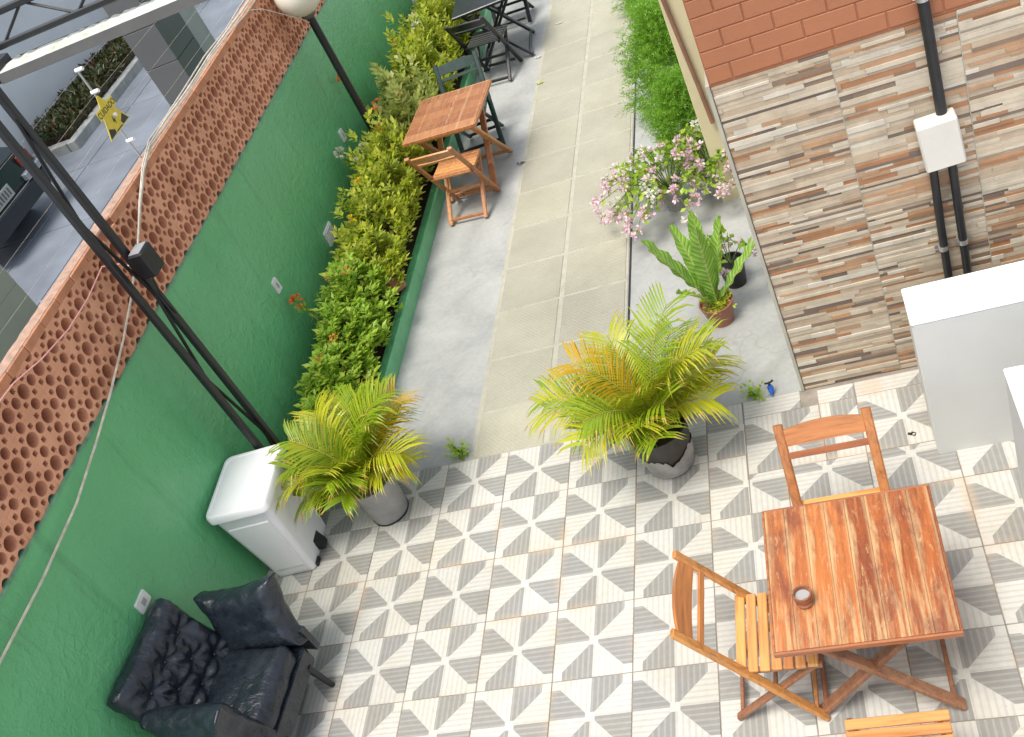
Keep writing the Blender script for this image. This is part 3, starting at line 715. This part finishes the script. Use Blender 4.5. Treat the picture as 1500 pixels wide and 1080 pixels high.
# lamp post
lp = thing('lamp_post', 'dark lamp post with round opal globe standing in the planter', 'lamp', (-.35, 4.42, .08))
q = MB(); q.tube([(0, 0, 0), (0, 0, 1.92)], .036, 14); q.build('post', M['black'], lp, True)
q = MB(); q.lathe([(.05, 0), (.05, .03), (.03, .05)], 16); q.build('base', M['gutter'], lp, True)
q = MB(); q.lathe([(.03, 1.88), (.065, 1.91), (.07, 1.94), (.05, 1.945)], 16); q.build('collar', M['gutter'], lp, True)
q = MB(); n = 18; q.lathe([(max(.001, .205 * sin(pi * k / n)), 2.12 - .2 * cos(pi * k / n)) for k in range(1, n)], 32); q.build('globe', M['globe'], lp, True)

# electric fence post, warning sign, wires and cables
fp = thing('fence_post', 'thin pale fence post with white insulators on the wall top', 'fence post', (-.665, 1.69, 2.35))
q = MB(); q.tube([(0, 0, 0), (0, 0, .68)], .007, 8); q.build('rod', M['lightgrey'], fp)
for z in (.15, .34, .52, .68):
    q = MB(); q.tube([(-.012, 0, z), (.045, .0, z)], .013, 10); q.build('insulator', M['plastic'], fp, True)
for k, z in enumerate((.15, .34, .52, .68)):
    q = MB(); pts = [(-.63, -3 + i * .75, 2.35 + z - .02 * sin(pi * ((-3 + i * .75 - 1.69) % 3) / 3)) for i in range(17)]
    q.tube(pts, .0007, 4); tag(q.build('fence_wire', M['cable']), ('lowest', 'second', 'third', 'topmost')[k] + ' thin electric fence wire strung above the clay screen wall', 'wire', 'fence wires')
sg = thing('warning_sign', 'yellow triangular electric fence warning sign on the fence post', 'sign', (-.640, 1.66, 2.60))
def flat(q, pts, x0, x1): q.loft([[(x0, p[0], p[1]) for p in pts], [(x1, p[0], p[1]) for p in pts]])
q = MB(); flat(q, [(-.155, .0), (.155, .0), (.012, .245), (-.012, .245)], 0, .003); q.build('triangle', M['yellow'], sg)
q = MB(); flat(q, [(-.12, .125), (.12, .125), (.12, .185), (-.12, .185)], .003, .006); q.build('banner', M['yellow'], sg)
for pts in ([(-.143, .006), (-.06, .006), (-.05, .03), (-.107, .06)], [(.143, .006), (.06, .006), (.05, .03), (.107, .06)], [(-.05, .006), (.05, .006), (.04, .013), (-.04, .013)], [(-.02, .06), (.0, .1), (.004, .07), (.02, .085), (.0, .04), (-.003, .065)]):
    q = MB(); flat(q, pts, .0032, .0042); q.build('print_mark', M['black'], sg)
cu = bpy.data.curves.new('lettering', 'FONT'); cu.body = 'CUIDADO'; cu.size = .052; cu.align_x = 'CENTER'; cu.align_y = 'CENTER'; cu.extrude = .0005
tmp = bpy.data.objects.new('tmp', cu); C.objects.link(tmp); dg_ = bpy.context.evaluated_depsgraph_get()
me = bpy.data.meshes.new_from_object(tmp.evaluated_get(dg_)); bpy.data.objects.remove(tmp); me.materials.clear(); me.materials.append(M['black'])
o = ob('lettering', me, sg, (.0068, 0, .1525)); o.rotation_euler = (radians(90), 0, radians(90))
CB = [(-.57, 5.6, 2.40), (-.57, 3.79, 2.40), (-.57, 3.43, 2.41), (-.57, 2.97, 2.42), (-.57, 2.5, 2.41), (-.57, 2.07, 2.42), (-.565, 1.73, 2.42), (-.565, 1.51, 2.36), (-.565, 1.26, 2.25), (-.565, .99, 2.11), (-.565, .62, 1.96), (-.565, .35, 1.87), (-.565, -.02, 1.77), (-.565, -.34, 1.70), (-.565, -.72, 1.63), (-.565, -1.19, 1.6), (-.565, -1.64, 1.6), (-.565, -2.6, 1.62)]
q = MB(); q.tube(CB, .0075, 6); tag(q.build('hanging_cable', M['cable'], None, True), 'pale cable sagging from the wall top down across the green wall', 'cable')
for k, (dx, dz, a) in enumerate(((.012, -.025, .9), (-.02, .02, 1.3))):
    q = MB(); q.tube([(p[0] + dx * (1 - i / 9), p[1] + .05 * sin(i * a) * (1 - i / 9), p[2] + dz * (1 + .6 * sin(i * 1.7 * a)) * (1 - i / 9) ** .5) for i, p in enumerate(CB[:10])], .0055, 6)
    tag(q.build('hanging_cable', M['cable'], None, True), ('thin pale cable looping just below the main one along the clay blocks', 'thin pale cable lying on the clay cap bricks')[k], 'cable')
q = MB(); q.tube([(-.36, .53, 2.26), (-.56, .61, 2.24), (-.575, .36, 2.20), (-.575, .09, 2.20), (-.575, -.2, 2.24), (-.575, -.45, 2.30), (-.575, -1.6, 2.36)], .0045, 6); tag(q.build('hanging_cable', M['pink'], None, True), 'pinkish cable running from the lattice column along the clay blocks', 'cable')
q = MB(); q.tube([(-.57, 3.9, 2.36), (-.5, 4.0, 2.3), (-.4, 4.2, 2.1), (-.36, 4.40, 1.93)], .004, 6); tag(q.build('hanging_cable', M['cable'], None, True), 'thin cable reaching from the wall top to the lamp globe', 'cable')

# ------------------------------------------------------------------ foliage
def leaf(q, p, d, n, L, w, bend=.15):
    d = d.normalized(); s = d.cross(n)
    if s.length < 1e-4: s = d.orthogonal()
    s.normalize(); n = s.cross(d)
    q.add([p, p + d * L * .5 + s * w - n * 0, p + d * L - n * L * bend, p + d * L * .5 - s * w, p + d * L * .5 - n * w * .35], [(0, 1, 4), (1, 2, 4), (2, 3, 4), (3, 0, 4)])
def rdir(r, up=.3):
    while 1:
        v = Vector((r.uniform(-1, 1), r.uniform(-1, 1), r.uniform(-1, 1)))
        if .1 < v.length < 1: break
    v.normalize(); v.z += up; return v.normalized()
def sprig_foliage(seed, n, rx, ry, h, L, w, z0=.06, per=9, tall=.2):
    r = random.Random(seed); q = MB(); st = MB(); tips = []
    for k in range(n):
        a = r.uniform(0, 2 * pi); rr = r.random() ** .5; e = Vector((rx * rr * cos(a), ry * rr * sin(a), 0))
        prof = (1 - rr ** 2.4); bump_ = .75 + .45 * noise.noise(Vector((e.x * 5 + seed, e.y * 5, seed * 3.1)))
        e.z = z0 + (h - z0) * (r.uniform(.25, 1) ** .6) * (.42 + .58 * prof) * bump_ * 1.1
        if r.random() < tall * .12: e.z += r.uniform(.04, .16)
        base = Vector((e.x * .35, e.y * .35, .02)); dr = (e - base).normalized(); dr = (dr + rdir(r, .4) * .5).normalized()
        ln = r.uniform(.08, .16)
        if k % 3 == 0: st.tube([base, base.lerp(e, .6) + Vector((0, 0, .02)), e], [.006, .004, .002], 4)
        for i in range(per):
            f = i / per; p = e + dr * ln * (f - .6); ang = i * 2.4 + a
            sd_ = dr.orthogonal().normalized(); sd_ = Matrix.Rotation(ang, 3, dr) @ sd_
            d = (sd_ * (1.0 - .4 * f) + dr * (.35 + .8 * f) + Vector((0, 0, .15))).normalized()
            leaf(q, p, d, (Vector((0, 0, 1)) + rdir(r, 0) * .5), L * r.uniform(.7, 1.25), w * r.uniform(.75, 1.2))
        tips.append((e + dr * ln * .4, dr))
    return q, st, tips
def flowers(tips, r, n, size, top=True):
    out = []
    tp = sorted(tips, key=lambda t: -t[0].z)[:max(n * 4, 12)] if top else tips
    for k in range(n):
        e, dr = r.choice([t_ for t_ in tp if abs(t_[0].x) < .2] or tp); q = MB()
        for i in range(14):
            d = rdir(r, .5); leaf(q, e + dr * .02 + d * size * .45, d + dr * .4, rdir(r, .5), size * .55, size * .2)
        out.append(q)
    return out
SH = {}
for nm, seed, mat_, L, w in (('a', 11, 'leaf_yel', .052, .014), ('b', 23, 'leaf_grn', .058, .014), ('c', 37, 'leaf_var', .06, .016), ('d', 51, 'leaf_yel', .046, .012)):
    q, st, tips = sprig_foliage(seed, 230, .255, .37, .84, L * 1.25, w * 1.3, tall=.8)
    SH[nm] = (q.mesh('foliage', M[mat_], 'leaf'), st.mesh('stems', M['stem']), tips)
shr = [  # y, height, variant, x, sx, flower, label
 (.98, .46, 'b', -.23, 0.95, None, 'low green shrub at the near end of the planter behind the palm'),
 (1.42, .54, 'b', -.23, 1.06, 'orange_f', 'green shrub with orange blossoms just behind the palm nearest the bin'),
 (1.88, .62, 'b', -.23, 1.06, None, 'plain green shrub before the tipped terracotta pot'),
 (2.30, .70, 'b', -.23, 1.08, 'orange_f', 'bushy green shrub at the wall beside the tipped terracotta pot'),
 (2.80, .78, 'a', -.235, 1.11, 'yellow_f', 'yellow-green shrub with one yellow blossom by the slotted vent'),
 (3.28, .90, 'd', -.235, 1.06, 'yellow_f', 'bright yellow shrub just past the slotted vent'),
 (3.74, .96, 'a', -.235, 1.06, 'white_f', 'yellow-green shrub with white blossoms against the green wall'),
 (4.22, .98, 'a', -.235, 1.06, 'orange_f', 'yellow-green shrub with orange blossoms at the foot of the lamp post'),
 (4.74, 1.00, 'c', -.235, 1.06, 'orange_f', 'pale variegated shrub with orange blossoms beyond the lamp post'),
 (5.28, 1.02, 'c', -.235, 1.11, None, 'pale variegated shrub beside the dark green chair'),
 (5.84, 1.10, 'a', -.235, 1.14, 'yellow_f', 'tall yellow-green shrub with yellow blossoms near the black chair'),
 (6.46, 1.02, 'd', -.235, 1.11, 'white_f', 'yellow-green shrub with white blossoms beside the black table'),
 (7.10, 1.0, 'a', -.235, 1.11, None, 'yellow-green shrub reaching past the black table'),
 (7.75, 1.0, 'c', -.235, 1.11, None, 'pale shrub at the far end of the black table'),
 (8.4, 1.0, 'd', -.235, 1.11, None, 'far yellow shrub beyond the black table set')]
for k, (y, h, v, x, sx, fl_, lab) in enumerate(shr):
    t = thing('shrub', lab, 'shrub', (x, y, .085), 0, 'shrubs along the planter')
    me, st, tips = SH[v]
    o = ob('foliage', me, t); sc = (sx, 1.0, h / .92); o.scale = sc; o.rotation_euler[2] = (0, pi)[k % 2]
    o2 = ob('stems', st, t); o2.scale = sc; o2.rotation_euler[2] = o.rotation_euler[2]
    if fl_:
        r = random.Random(k)
        for q in flowers(tips, r, {'orange_f': 2, 'yellow_f': 1, 'white_f': 2}[fl_], .05):
            o3 = q.build('blossom', M[fl_], t, 'leaf'); o3.scale = sc; o3.rotation_euler[2] = o.rotation_euler[2]
# twigs that lean on the wall
for k, (y, z, lab, fc) in enumerate(((2.05, .75, 'single leafy twig with orange tip leaning on the green wall', 'orange_f'), (4.78, 1.25, 'tall leafy twig with orange tip near the lamp post', 'orange_f'), (3.95, .92, 'short twig with white blossom cluster leaning to the green wall', 'white_f'))):
    t = thing('leaning_twig', lab, 'plant', (-.36, y, .085)); q = MB(); r = random.Random(k + 90); st = MB()
    p0 = Vector((0, 0, 0)); p1 = Vector((-.15, -.04, z - .085)); st.tube([p0, p0.lerp(p1, .6) + Vector((.03, 0, .03)), p1], [.006, .005, .003], 5); st.build('stem', M['gstem'], t)
    for i in range(46):
        f = r.uniform(.45, 1); p = p0.lerp(p1, f); leaf(q, p, rdir(r, .5), rdir(r, .6), .06, .013)
    q.build('leaves', M['leaf_grn'], t, 'leaf')
    q = MB()
    for i in range(40):
        d = rdir(r, .4); leaf(q, p1 + d * .03, d, rdir(r), .035, .013)
    q.build('blossom', M[fc], t, 'leaf')

# tipped terracotta pot in the planter
def pot(q, r0, r1, h, rim=.012): q.lathe([(r0, 0), (r1 * .97, h * .8), (r1, h * .82), (r1 + rim * .6, h), (r1 - .004, h), (r1 - .012, h * .86)], 30)
t = thing('plant_pot', 'tipped terracotta coloured pot among the planter shrubs', 'pot', (-.035, 2.66, .155)); t.rotation_euler = (radians(-18), radians(-24), 0)
q = MB(); pot(q, .075, .105, .17); q.build('shell', M['clay'], t, True)
q = MB(); q.lathe([(.002, .142), (.096, .14)], 20); q.build('soil', M['soil'], t)
q, st, _ = sprig_foliage(71, 40, .13, .13, .2, .05, .012, .02); q.build('foliage', M['leaf_grn'], t, 'leaf', (0, 0, .12))

# potted palms
def frond(r, L, e0, e1, nl=24, lw=.0105, ll=.26):
    q = MB(); st = MB(); pts = []; p = Vector((0, 0, 0)); n = 16
    for k in range(n + 1):
        f = k / n; pts.append(p.copy()); e = radians(e0 + (e1 - e0) * (f ** 1.35)); p = p + Vector((cos(e), 0, sin(e))) * (L / n)
    st.tube(pts, [.0065 * (1 - .75 * k / n) + .001 for k in range(n + 1)], 5)
    def at(f):
        x = f * n; i = min(n - 1, int(x)); return pts[i].lerp(pts[i + 1], x - i), (pts[i + 1] - pts[i]).normalized()
    for k in range(nl):
        f = .28 + .72 * (k + .5) / nl; p, d = at(f); side = Vector((0, 1, 0)); up = side.cross(d) * -1
        for s in (-1, 1):
            l = ll * (.45 + .75 * sin(pi * min(1, (f - .2) * 1.05)) ** .8) * r.uniform(.88, 1.1); fw = .35 + .75 * f
            dirn = (side * s * 1.0 + d * fw + up * r.uniform(.15, .4)).normalized(); m1 = p + dirn * l * .4; dr = Vector((0, 0, -1)) * l * r.uniform(.10, .38)
            m2 = p + dirn * l * .75 + dr * .45; tip = p + dirn * l + dr * 1.25
            wd = (d - dirn * d.dot(dirn)).normalized() * lw * r.uniform(.8, 1.15)
            q.add([p - wd * .4, p + wd * .4, m1 - wd, m1 + wd, m2 - wd * .75, m2 + wd * .75], [(0, 1, 3, 2), (2, 3, 5, 4)])
            q.cur = 1 if r.random() < .10 + .35 * f ** 4 else 0; q.add([m2 - wd * .75, m2 + wd * .75, tip], [(0, 1, 2)]); q.cur = 0
    return q, st
def palm(name, label, loc, potfn, potz, specs, seed, scale=1.0):
    t = thing(name, label, 'palm', loc); r = random.Random(seed); potfn(t)
    for (az, L, e0, e1, m_) in specs:
        q, st = frond(r, L * scale, e0, e1, 28, .0064, .24 * (.6 + .5 * L))
        a = radians(az); rr = r.uniform(.01, .05)
        o = q.build('frond', [M[m_], M['palm_tip']], t, 'leaf'); o.location = (rr * cos(a), rr * sin(a), potz); o.rotation_euler = (radians(r.uniform(-14, 14)), 0, a)
        o2 = st.build('stalk', M['palm_stem'], o)
    q = MB()
    for k in range(9):
        a = k * 2.4; q.tube([(.03 * cos(a), .03 * sin(a), potz - .03), (.05 * cos(a), .05 * sin(a), potz + .12)], [.012, .006], 6)
    q.build('canes', M['palm_stem'], t, True)
def potA(t):
    q = MB(); q.lathe([(.125, 0), (.13, .01), (.152, .29), (.158, .30), (.158, .325), (.146, .325), (.142, .27)], 34); q.build('pot', M['greypot'], t, True)
    q = MB(); q.lathe([(.002, .27), (.137, .265)], 20); q.build('soil', M['soil'], t)
    q = MB(); q.lathe([(.133, -.001), (.135, .012), (.128, .012)], 34); q.build('pot_foot', M['blackplastic'], t, True)
def potB(t):
    q = MB(); q.lathe([(.135, 0), (.148, .02), (.162, .13), (.182, .30), (.186, .335), (.172, .335), (.165, .26)], 36); q.build('pot', M['bag'], t, True)
    q = MB(); n = 36; rg = []
    for z, dr in ((.012, .004), (.07, .006), (.12, .006), (.165, .005)):
        rg.append([((.142 + z * .15 + dr + (.004 * noise.noise(Vector((k * .5, z * 20, 0))))) * cos(radians(-140 + k * 5.4)), (.142 + z * .15 + dr) * sin(radians(-140 + k * 5.4)), z + (.05 * noise.noise(Vector((k * .45, 3, 0))) + .025 * sin(k * .35) if z > .15 else 0)) for k in range(n)])
    vs = [v for R_ in rg for v in R_]; fs = [(a * n + k, a * n + k + 1, (a + 1) * n + k + 1, (a + 1) * n + k) for a in range(3) for k in range(n - 1)]
    q.add(vs, fs); q.build('peeling_film', M['peel'], t, 'leaf')
    q = MB(); q.lathe([(.002, .275), (.163, .27)], 20); q.build('soil', M['soil'], t)
rp = random.Random(5)
def specs(n, seed, oran, yel, az0=0):
    r = random.Random(seed); out = []
    for k in range(n):
        az = az0 + k * 137.5 + r.uniform(-15, 15); ring = k % 3
        L = (.58, .76, .86)[ring] * r.uniform(.88, 1.1); e0 = (66, 76, 86)[ring] + r.uniform(-6, 6); e1 = (-22, -12, 12)[ring] + r.uniform(-12, 12)
        if abs((az - 292 + 180) % 360 - 180) < 50: e0, e1, L = min(86, e0 + 8), e1 + 20, L * .84     # front fronds stand up and leave the pot bare
        out.append((az, L, e0, e1, 'palm_o' if k in oran else 'palm_y' if (k in yel or r.random() < .35) else 'palm_g'))
    return out
palm('potted_palm', 'areca palm with dense yellow-green fronds in a plain grey pot beside the bin', (.29, .335, .001), potA, .27, specs(30, 4, (4, 16), (1, 9, 13, 21, 24)), 2, .81)
palm('potted_palm', 'areca palm with spreading fronds in a dark pot wrapped in peeling film', (2.25, .285, .001), potB, .27, specs(28, 8, (14,), (2, 7, 11, 18, 22), 40), 3, .86)

# bird's nest fern
fn = thing('nest_fern', 'broad wavy leaved fern in a terracotta coloured pot on the side pavement', 'fern', (2.62, 1.49, -.005))
q = MB(); pot(q, .078, .112, .175); q.build('pot', M['clay'], fn, True)
q = MB(); q.lathe([(.002, .150), (.102, .147)], 20); q.build('soil', M['soil'], fn)
def blade(az, L, e0, e1, W_, seed):
    q = MB(); rib = MB(); n = 22; p = Vector((.02 * cos(az), .02 * sin(az), .15)); rows = []; mid = []
    for k in range(n + 1):
        f = k / n; e = radians(e0 + (e1 - e0) * f); d = Vector((cos(az) * cos(e), sin(az) * cos(e), sin(e))); s = Vector((-sin(az), cos(az), 0)); nn = s.cross(d) * -1
        w = W_ * (sin(pi * (f * .94 + .03)) ** .62) * (.45 + .55 * min(1, f * 2.2)); wv = .011 * sin(f * 30 + seed)
        rows.append([p - s * w + nn * (.022 + wv), p - s * w * .5 + nn * (.010 + wv * .4), p, p + s * w * .5 + nn * (.010 - wv * .4), p + s * w + nn * (.022 - wv)]); mid.append(p + nn * .002); p = p + d * (L / n)
    q.add([v for R_ in rows for v in R_], [(k * 5 + i, k * 5 + i + 1, k * 5 + i + 6, k * 5 + i + 5) for k in range(n) for i in range(4)])
    rib.tube(mid, [.004 * (1 - .7 * k / n) for k in range(n + 1)], 5)
    o = q.build('blade', M['leaf_nest'], fn, 'leaf'); ul = o.data.uv_layers.new(name='UVMap')
    for lp_ in o.data.loops: ul.data[lp_.index].uv = ((lp_.vertex_index % 5) / 4, (lp_.vertex_index // 5) / n)
    o.data.update(); o.data.polygons.foreach_set('use_smooth', [True] * len(o.data.polygons)); rib.build('midrib', M['rib'], o)
for i, (az, L, e0, e1, W_) in enumerate(((186, .74, 70, 62, .078), (165, .60, 66, 50, .06), (80, .70, 84, 74, .066), (300, .70, 86, 80, .074), (10, .56, 50, 40, .056), (40, .62, 76, 60, .055), (125, .62, 74, 58, .058), (225, .40, 62, 40, .045))): blade(radians(az), L, e0, e1, W_, i * 1.7)
q, st, _ = sprig_foliage(17, 34, .085, .085, .06, .03, .010, .0); q.build('ground_leaves', M['leaf_yel'], fn, 'leaf', (.02, 0, .145))

# feathery bushes
def feathery(seed, n, R0, H):
    r = random.Random(seed); q = MB()
    for k in range(n):
        a = r.uniform(0, 2 * pi); el = r.uniform(-.05, 1); rr = R0 * (r.uniform(.35, 1) ** .5) * (.75 + .5 * noise.noise(Vector((cos(a) * 2 + seed, sin(a) * 2, el * 3))))
        c = Vector((rr * cos(a) * cos(el * 1.35), rr * sin(a) * cos(el * 1.35), H * .12 + H * .9 * max(0, sin(el * 1.5)) * r.uniform(.5, 1.02)))
        ax = (Vector((cos(a), sin(a), .35)) + rdir(r, .2) * .8).normalized(); ln = r.uniform(.09, .17)
        for i in range(15):
            f = i / 14; p = c + ax * ln * (f - .4) + Vector((0, 0, -.05 * f * f)); s = Matrix.Rotation(i * 2.1, 3, ax) @ ax.orthogonal().normalized()
            d = (s + ax * .8).normalized(); l = .05 * (1 - .55 * f) * r.uniform(.8, 1.2); w = d.cross(rdir(r, .3)).normalized() * .0032
            q.add([p - w, p + w, p + d * l], [(0, 1, 2)])
    return q.mesh('plumes', M['leaf_fea'], 'leaf')
fm = [feathery(3, 2300, .46, .95), feathery(9, 2300, .5, 1.05)]
for k, (x, y, sc, lab) in enumerate(((2.52, 3.62, .88, 'bright feathery fern bush just behind the pink flowers'), (2.40, 4.55, 1.0, 'bright feathery fern bush in the middle of the side bed'), (2.38, 5.6, .95, 'feathery fern bush further along the side bed'), (2.15, 6.9, 1.0, 'pale feathery bush beyond the other fern bushes'))):
    t = thing('feathery_bush', lab, 'bush', (x, y, -.006), 0, 'feathery bushes in the side bed'); o = ob('plumes', fm[k % 2], t); o.scale = (sc, sc, sc); o.rotation_euler[2] = k * 1.3
    q = MB(); r = random.Random(k)
    for i in range(14): a = r.uniform(0, 6.28); q.tube([(.03 * cos(a), .03 * sin(a), 0), (.2 * cos(a), .2 * sin(a), .5 * sc)], [.007, .003], 4)
    q.build('stems', M['gstem'], t)
# flowering plants
def flowering(label, loc, seed, n, spread, H, potmat):
    t = thing('flowering_plant', label, 'flowering plant', loc); r = random.Random(seed)
    q = MB(); pot(q, .07, .095, .2); q.build('pot', potmat, t, True); q = MB(); q.lathe([(.002, .17), (.085, .168)], 18); q.build('soil', M['soil'], t)
    st = MB(); lf = MB()
    for k in range(n):
        a = r.uniform(0, 2 * pi); rr = spread * r.uniform(.25, 1); e = Vector((rr * cos(a), rr * sin(a), H * r.uniform(.6, 1.1) * (1 - .45 * rr / spread)))
        b0 = Vector((0, 0, .17)); mid = b0.lerp(e, .55) + Vector((0, 0, .14)); st.tube([b0, b0.lerp(mid, .6), mid, mid.lerp(e, .6), e], [.005, .004, .0035, .003, .002], 4)
        for i in range(7):
            f = r.uniform(0, 1); p = mid.lerp(e, f); leaf(lf, p, rdir(r, .2), rdir(r, .8), .06 * r.uniform(.7, 1.2), .02)
        if k % 4 != 3:
            q = MB()
            for c_ in range(r.randint(2, 4)):
                ce = e + rdir(r, .2) * .045
                for i in range(10): d = rdir(r, .4); leaf(q, ce + d * .006, d, rdir(r, .5), .036, .012)
            q.build('blossom', M['pink_f' if r.random() < .72 else 'white_f'], t, 'leaf')
    st.build('stems', M['gstem'], t); lf.build('leaves', M['leaf_grn'], t, 'leaf')
flowering('pink flowering plant spilling over the joint of the paved path', (2.32, 3.0, -.006), 5, 74, .66, .50, M['greypot'])
flowering('pale pink flowering plant in front of the cream pier', (2.66, 3.05, -.006), 6, 70, .52, .60, M['greypot'])
flowering('sparse flowering plant in a dark pot right behind the nest fern', (2.74, 1.86, -.006), 8, 9, .26, .44, M['blackplastic'])
# weeds and tap
for (x, y, n, lab) in ((.755, .735, 16, 'small weed sprouting where path concrete meets the tiles near the grey pot'), (2.79, .70, 10, 'tiny weed at the tile edge beside the blue tap')):
    q, st, _ = sprig_foliage(int(x * 100), n, .06, .05, .12, .04, .011, .0, 6, 0); t = thing('weed', lab, 'weed', (x, y, -.008)); q.build('leaves', M['leaf_grn'], t, 'leaf'); st.build('stems', M['gstem'], t)
t = thing('garden_tap', 'small blue garden tap with black handle by the tile edge', 'tap', (2.895, .69, -.006))
q = MB(); q.tube([(0, 0, 0), (0, 0, .075)], .011, 10); q.tube([(0, 0, .055), (0, -.03, .05), (0, -.04, .03)], .009, 8); q.lathe([(.013, .02), (.019, .035), (.019, .06), (.013, .072)], 12); q.build('valve', M['blue'], t, True)
q = MB(); q.bar((-.026, -.004, .100), (0, .0, .092), .012, .01); q.bar((0, 0, .092), (.028, .010, .102), .012, .01); q.tube([(0, 0, .07), (0, 0, .1)], .007, 8); q.build('handle', M['blackplastic'], t)
# fallen leaves and scraps
r = random.Random(44)
for k, (x, y, m_, lab) in enumerate(((.80, 4.42, 'stem', 'dry brown leaf at the path edge near the honey brown chair'), (.86, 5.95, 'leaf_yel', 'fallen yellow leaf near the black chair legs'), (.98, 7.3, 'white_f', 'white scrap of blossom on the path beyond the black table'), (.78, 6.6, 'white_f', 'white scrap of blossom beside the black table legs'), (3.62, .13, 'bag', 'dark scrap on the tiles beside the white counter'))):
    q = MB(); leaf(q, Vector((0, 0, .004)), Vector((1, .4, .1)), Vector((0, 0, 1)), .075 if k < 4 else .035, .02); leaf(q, Vector((0, 0, .004)), Vector((-.4, 1, .15)), Vector((0, 0, 1)), .05 if k < 4 else .025, .012)
    o = q.build('fallen_scrap', M[m_], None, 'leaf', (x, y, 0)); tag(o, lab, 'litter')

# ------------------------------------------------------------------ beyond the wall: forecourt, hedge, car, far walls
fc = struct(ob('forecourt', None, None, (0, 0, -.03)))
for i in range(7):
    for j in range(9):
        x0 = -8.6 + i * 1.1; y0 = -.5 + j * 1.75
        if i == 0 and j > 3: continue
        q = MB(); q.bbox(.012, 1.088, .012, 1.738, -.03, 0, .004); ob('slab', q.mesh('slab', M['slab']), fc, (x0, y0, 0))
q = MB(); q.box(-8.65, -.77, -.6, 15.3, -.02, -.012); o = q.build('slab_joint', M['slabj'], fc); struct(o)
kb = thing('hedge_kerb', 'grey kerb edging the hedge bed beyond the clay wall', 'kerb', (-7.06, 8.98, -.04))
for k in range(8): q = MB(); q.bbox(0, .16, k * 1.0, k * 1.0 + .99, 0, .16, .012); q.build('kerb_stone', M['kerb'], kb)
for k in range(2): q = MB(); q.bbox(-.01 - .36 * (k + 1), -.015 - .36 * k, 0, .16, 0, .16, .012); q.build('kerb_stone', M['kerb'], kb)
hd = thing('hedge', 'dark green hedge with reddish leaves in front of the pale far wall', 'hedge', (-7.42, 9.1, 0))
q = MB(); r = random.Random(2)
for k in range(9000):
    p = Vector((r.uniform(-.33, .36), r.uniform(.1, 7.6), 0)); top = .36 + .09 * noise.noise(Vector((p.x * 3, p.y * 1.5, 0))); p.z = top * (r.random() ** .45); leaf(q, p, rdir(r, .6), rdir(r, .6), r.uniform(.08, .15), .02)
q.build('foliage', M['leaf_dark'], hd, 'leaf')
q = MB(); q.bbox(-.28, .3, .2, 7.5, -.04, .2, .05); q.build('branches', M['stem'], hd)
fw = thing('far_wall', 'pale grey plastered wall behind the hedge', 'wall', (-7.8, 7.6, 0)); q = MB(); q.box(-.2, 0, 0, 16, -.05, 3.4); q.build('wall_face', M['wallwhite'], fw); q = MB(); q.bbox(-.24, .04, 0, 16, 3.4, 3.48, .01); q.build('coping', M['kerb'], fw)
t = thing('tiled_pillar', 'dark grey tiled gate pillar beyond the clay wall', 'pillar', (-3.2, 6.78, 0))
for k in range(5): q = MB(); q.bbox(-.45, 0, .0, .60, -.04 + k * .46, .41 + k * .46, .003); q.build('tile_course', M['greytile'], t)
q = MB(); q.bbox(-.5, -.01, .602, 1.0, -.04, 2.25, .004); q.build('plaster_pier', M['lightgrey'], t)
t = thing('beige_pillar', 'beige tiled wall end beyond the clay wall near the pinkish cable', 'pillar', (-3.2, 0, 0))
for k in range(5): q = MB(); q.bbox(-.3, 0, .6, 2.6, -.04 + k * .46, .416 + k * .46, .002); q.build('tile_course', M['beigetile'], t)
t = thing('palm_sprout', 'dark green palm frond poking up beside the beige wall end', 'palm', (-2.3, 2.9, -.03)); r = random.Random(4)
for az, L in ((30, 1.3), (80, 1.2), (140, 1.25), (-60, 1.2), (200, 1.1)):
    q, st = frond(r, L, 78, 0, 22, .016, .35); o = q.build('frond', [M['leaf_dark'], M['leaf_dark']], t, 'leaf'); o.rotation_euler[2] = radians(az); st.build('stalk', M['gstem'], o)
# parked car, rear end toward the clay wall
ca = thing('parked_car', 'dark parked car with its number plate toward the clay wall', 'car', (-6.35, 6.55, -.03), 0)
prof = [(0, .28), (.03, .62), (-.02, .92), (-.30, 1.0), (-.75, 1.38), (-1.1, 1.46), (-2.3, 1.44), (-3.1, .98), (-4.0, .86), (-4.15, .55), (-4.1, .28)]
q = MB(); q.loft([[(x * (1 - .0 * abs(w)), w, .28 + (z - .28) * (1 - .06 * (abs(w) > .8)) ) for x, z in prof] for w in (-.84, -.76, -.3, .3, .76, .84)]); q.build('body', M['car'], ca)
q = MB(); q.loft([[(-.33, w, 1.03), (-.72, w * .9, 1.37), (-.70, w * .9, 1.39), (-.31, w, 1.05)] for w in (-.66, .66)]); q.build('rear_window', M['glass'], ca)
q = MB(); q.bbox(-.06, .085, -.86, .86, .34, .56, .03); q.build('bumper', M['car'], ca)
q = MB(); q.bbox(-.02, .10, .42, .86, .57, .66, .01); q.build('bumper_strip', M['chrome'], ca)
q = MB(); q.box(.086, .094, -.45, .05, .60, .76); pq = q.build('number_plate', M['plate'], ca)
for k in range(7): q = MB(); yy = -.42 + k * .065; q.box(.0945, .0965, yy, yy + .035, .63, .73); q.build('plate_mark', M['gutter'], pq)
for s in (-1, 1):
    q = MB(); q.bbox(.0, .05, min(s * .55, s * .8), max(s * .55, s * .8), .72, .86, .01); q.build('tail_light', M['red'], ca)
    for x in (-.75, -3.3):
        q = MB(); q.tube([(x, s * .70, .3), (x, s * .88, .3)], .31, 24); wq = q.build('wheel', M['blackplastic'], ca, True)
        q = MB(); q.tube([(x, s * .875, .3), (x, s * .89, .3)], .19, 16); q.build('rim', M['chrome'], wq, True)
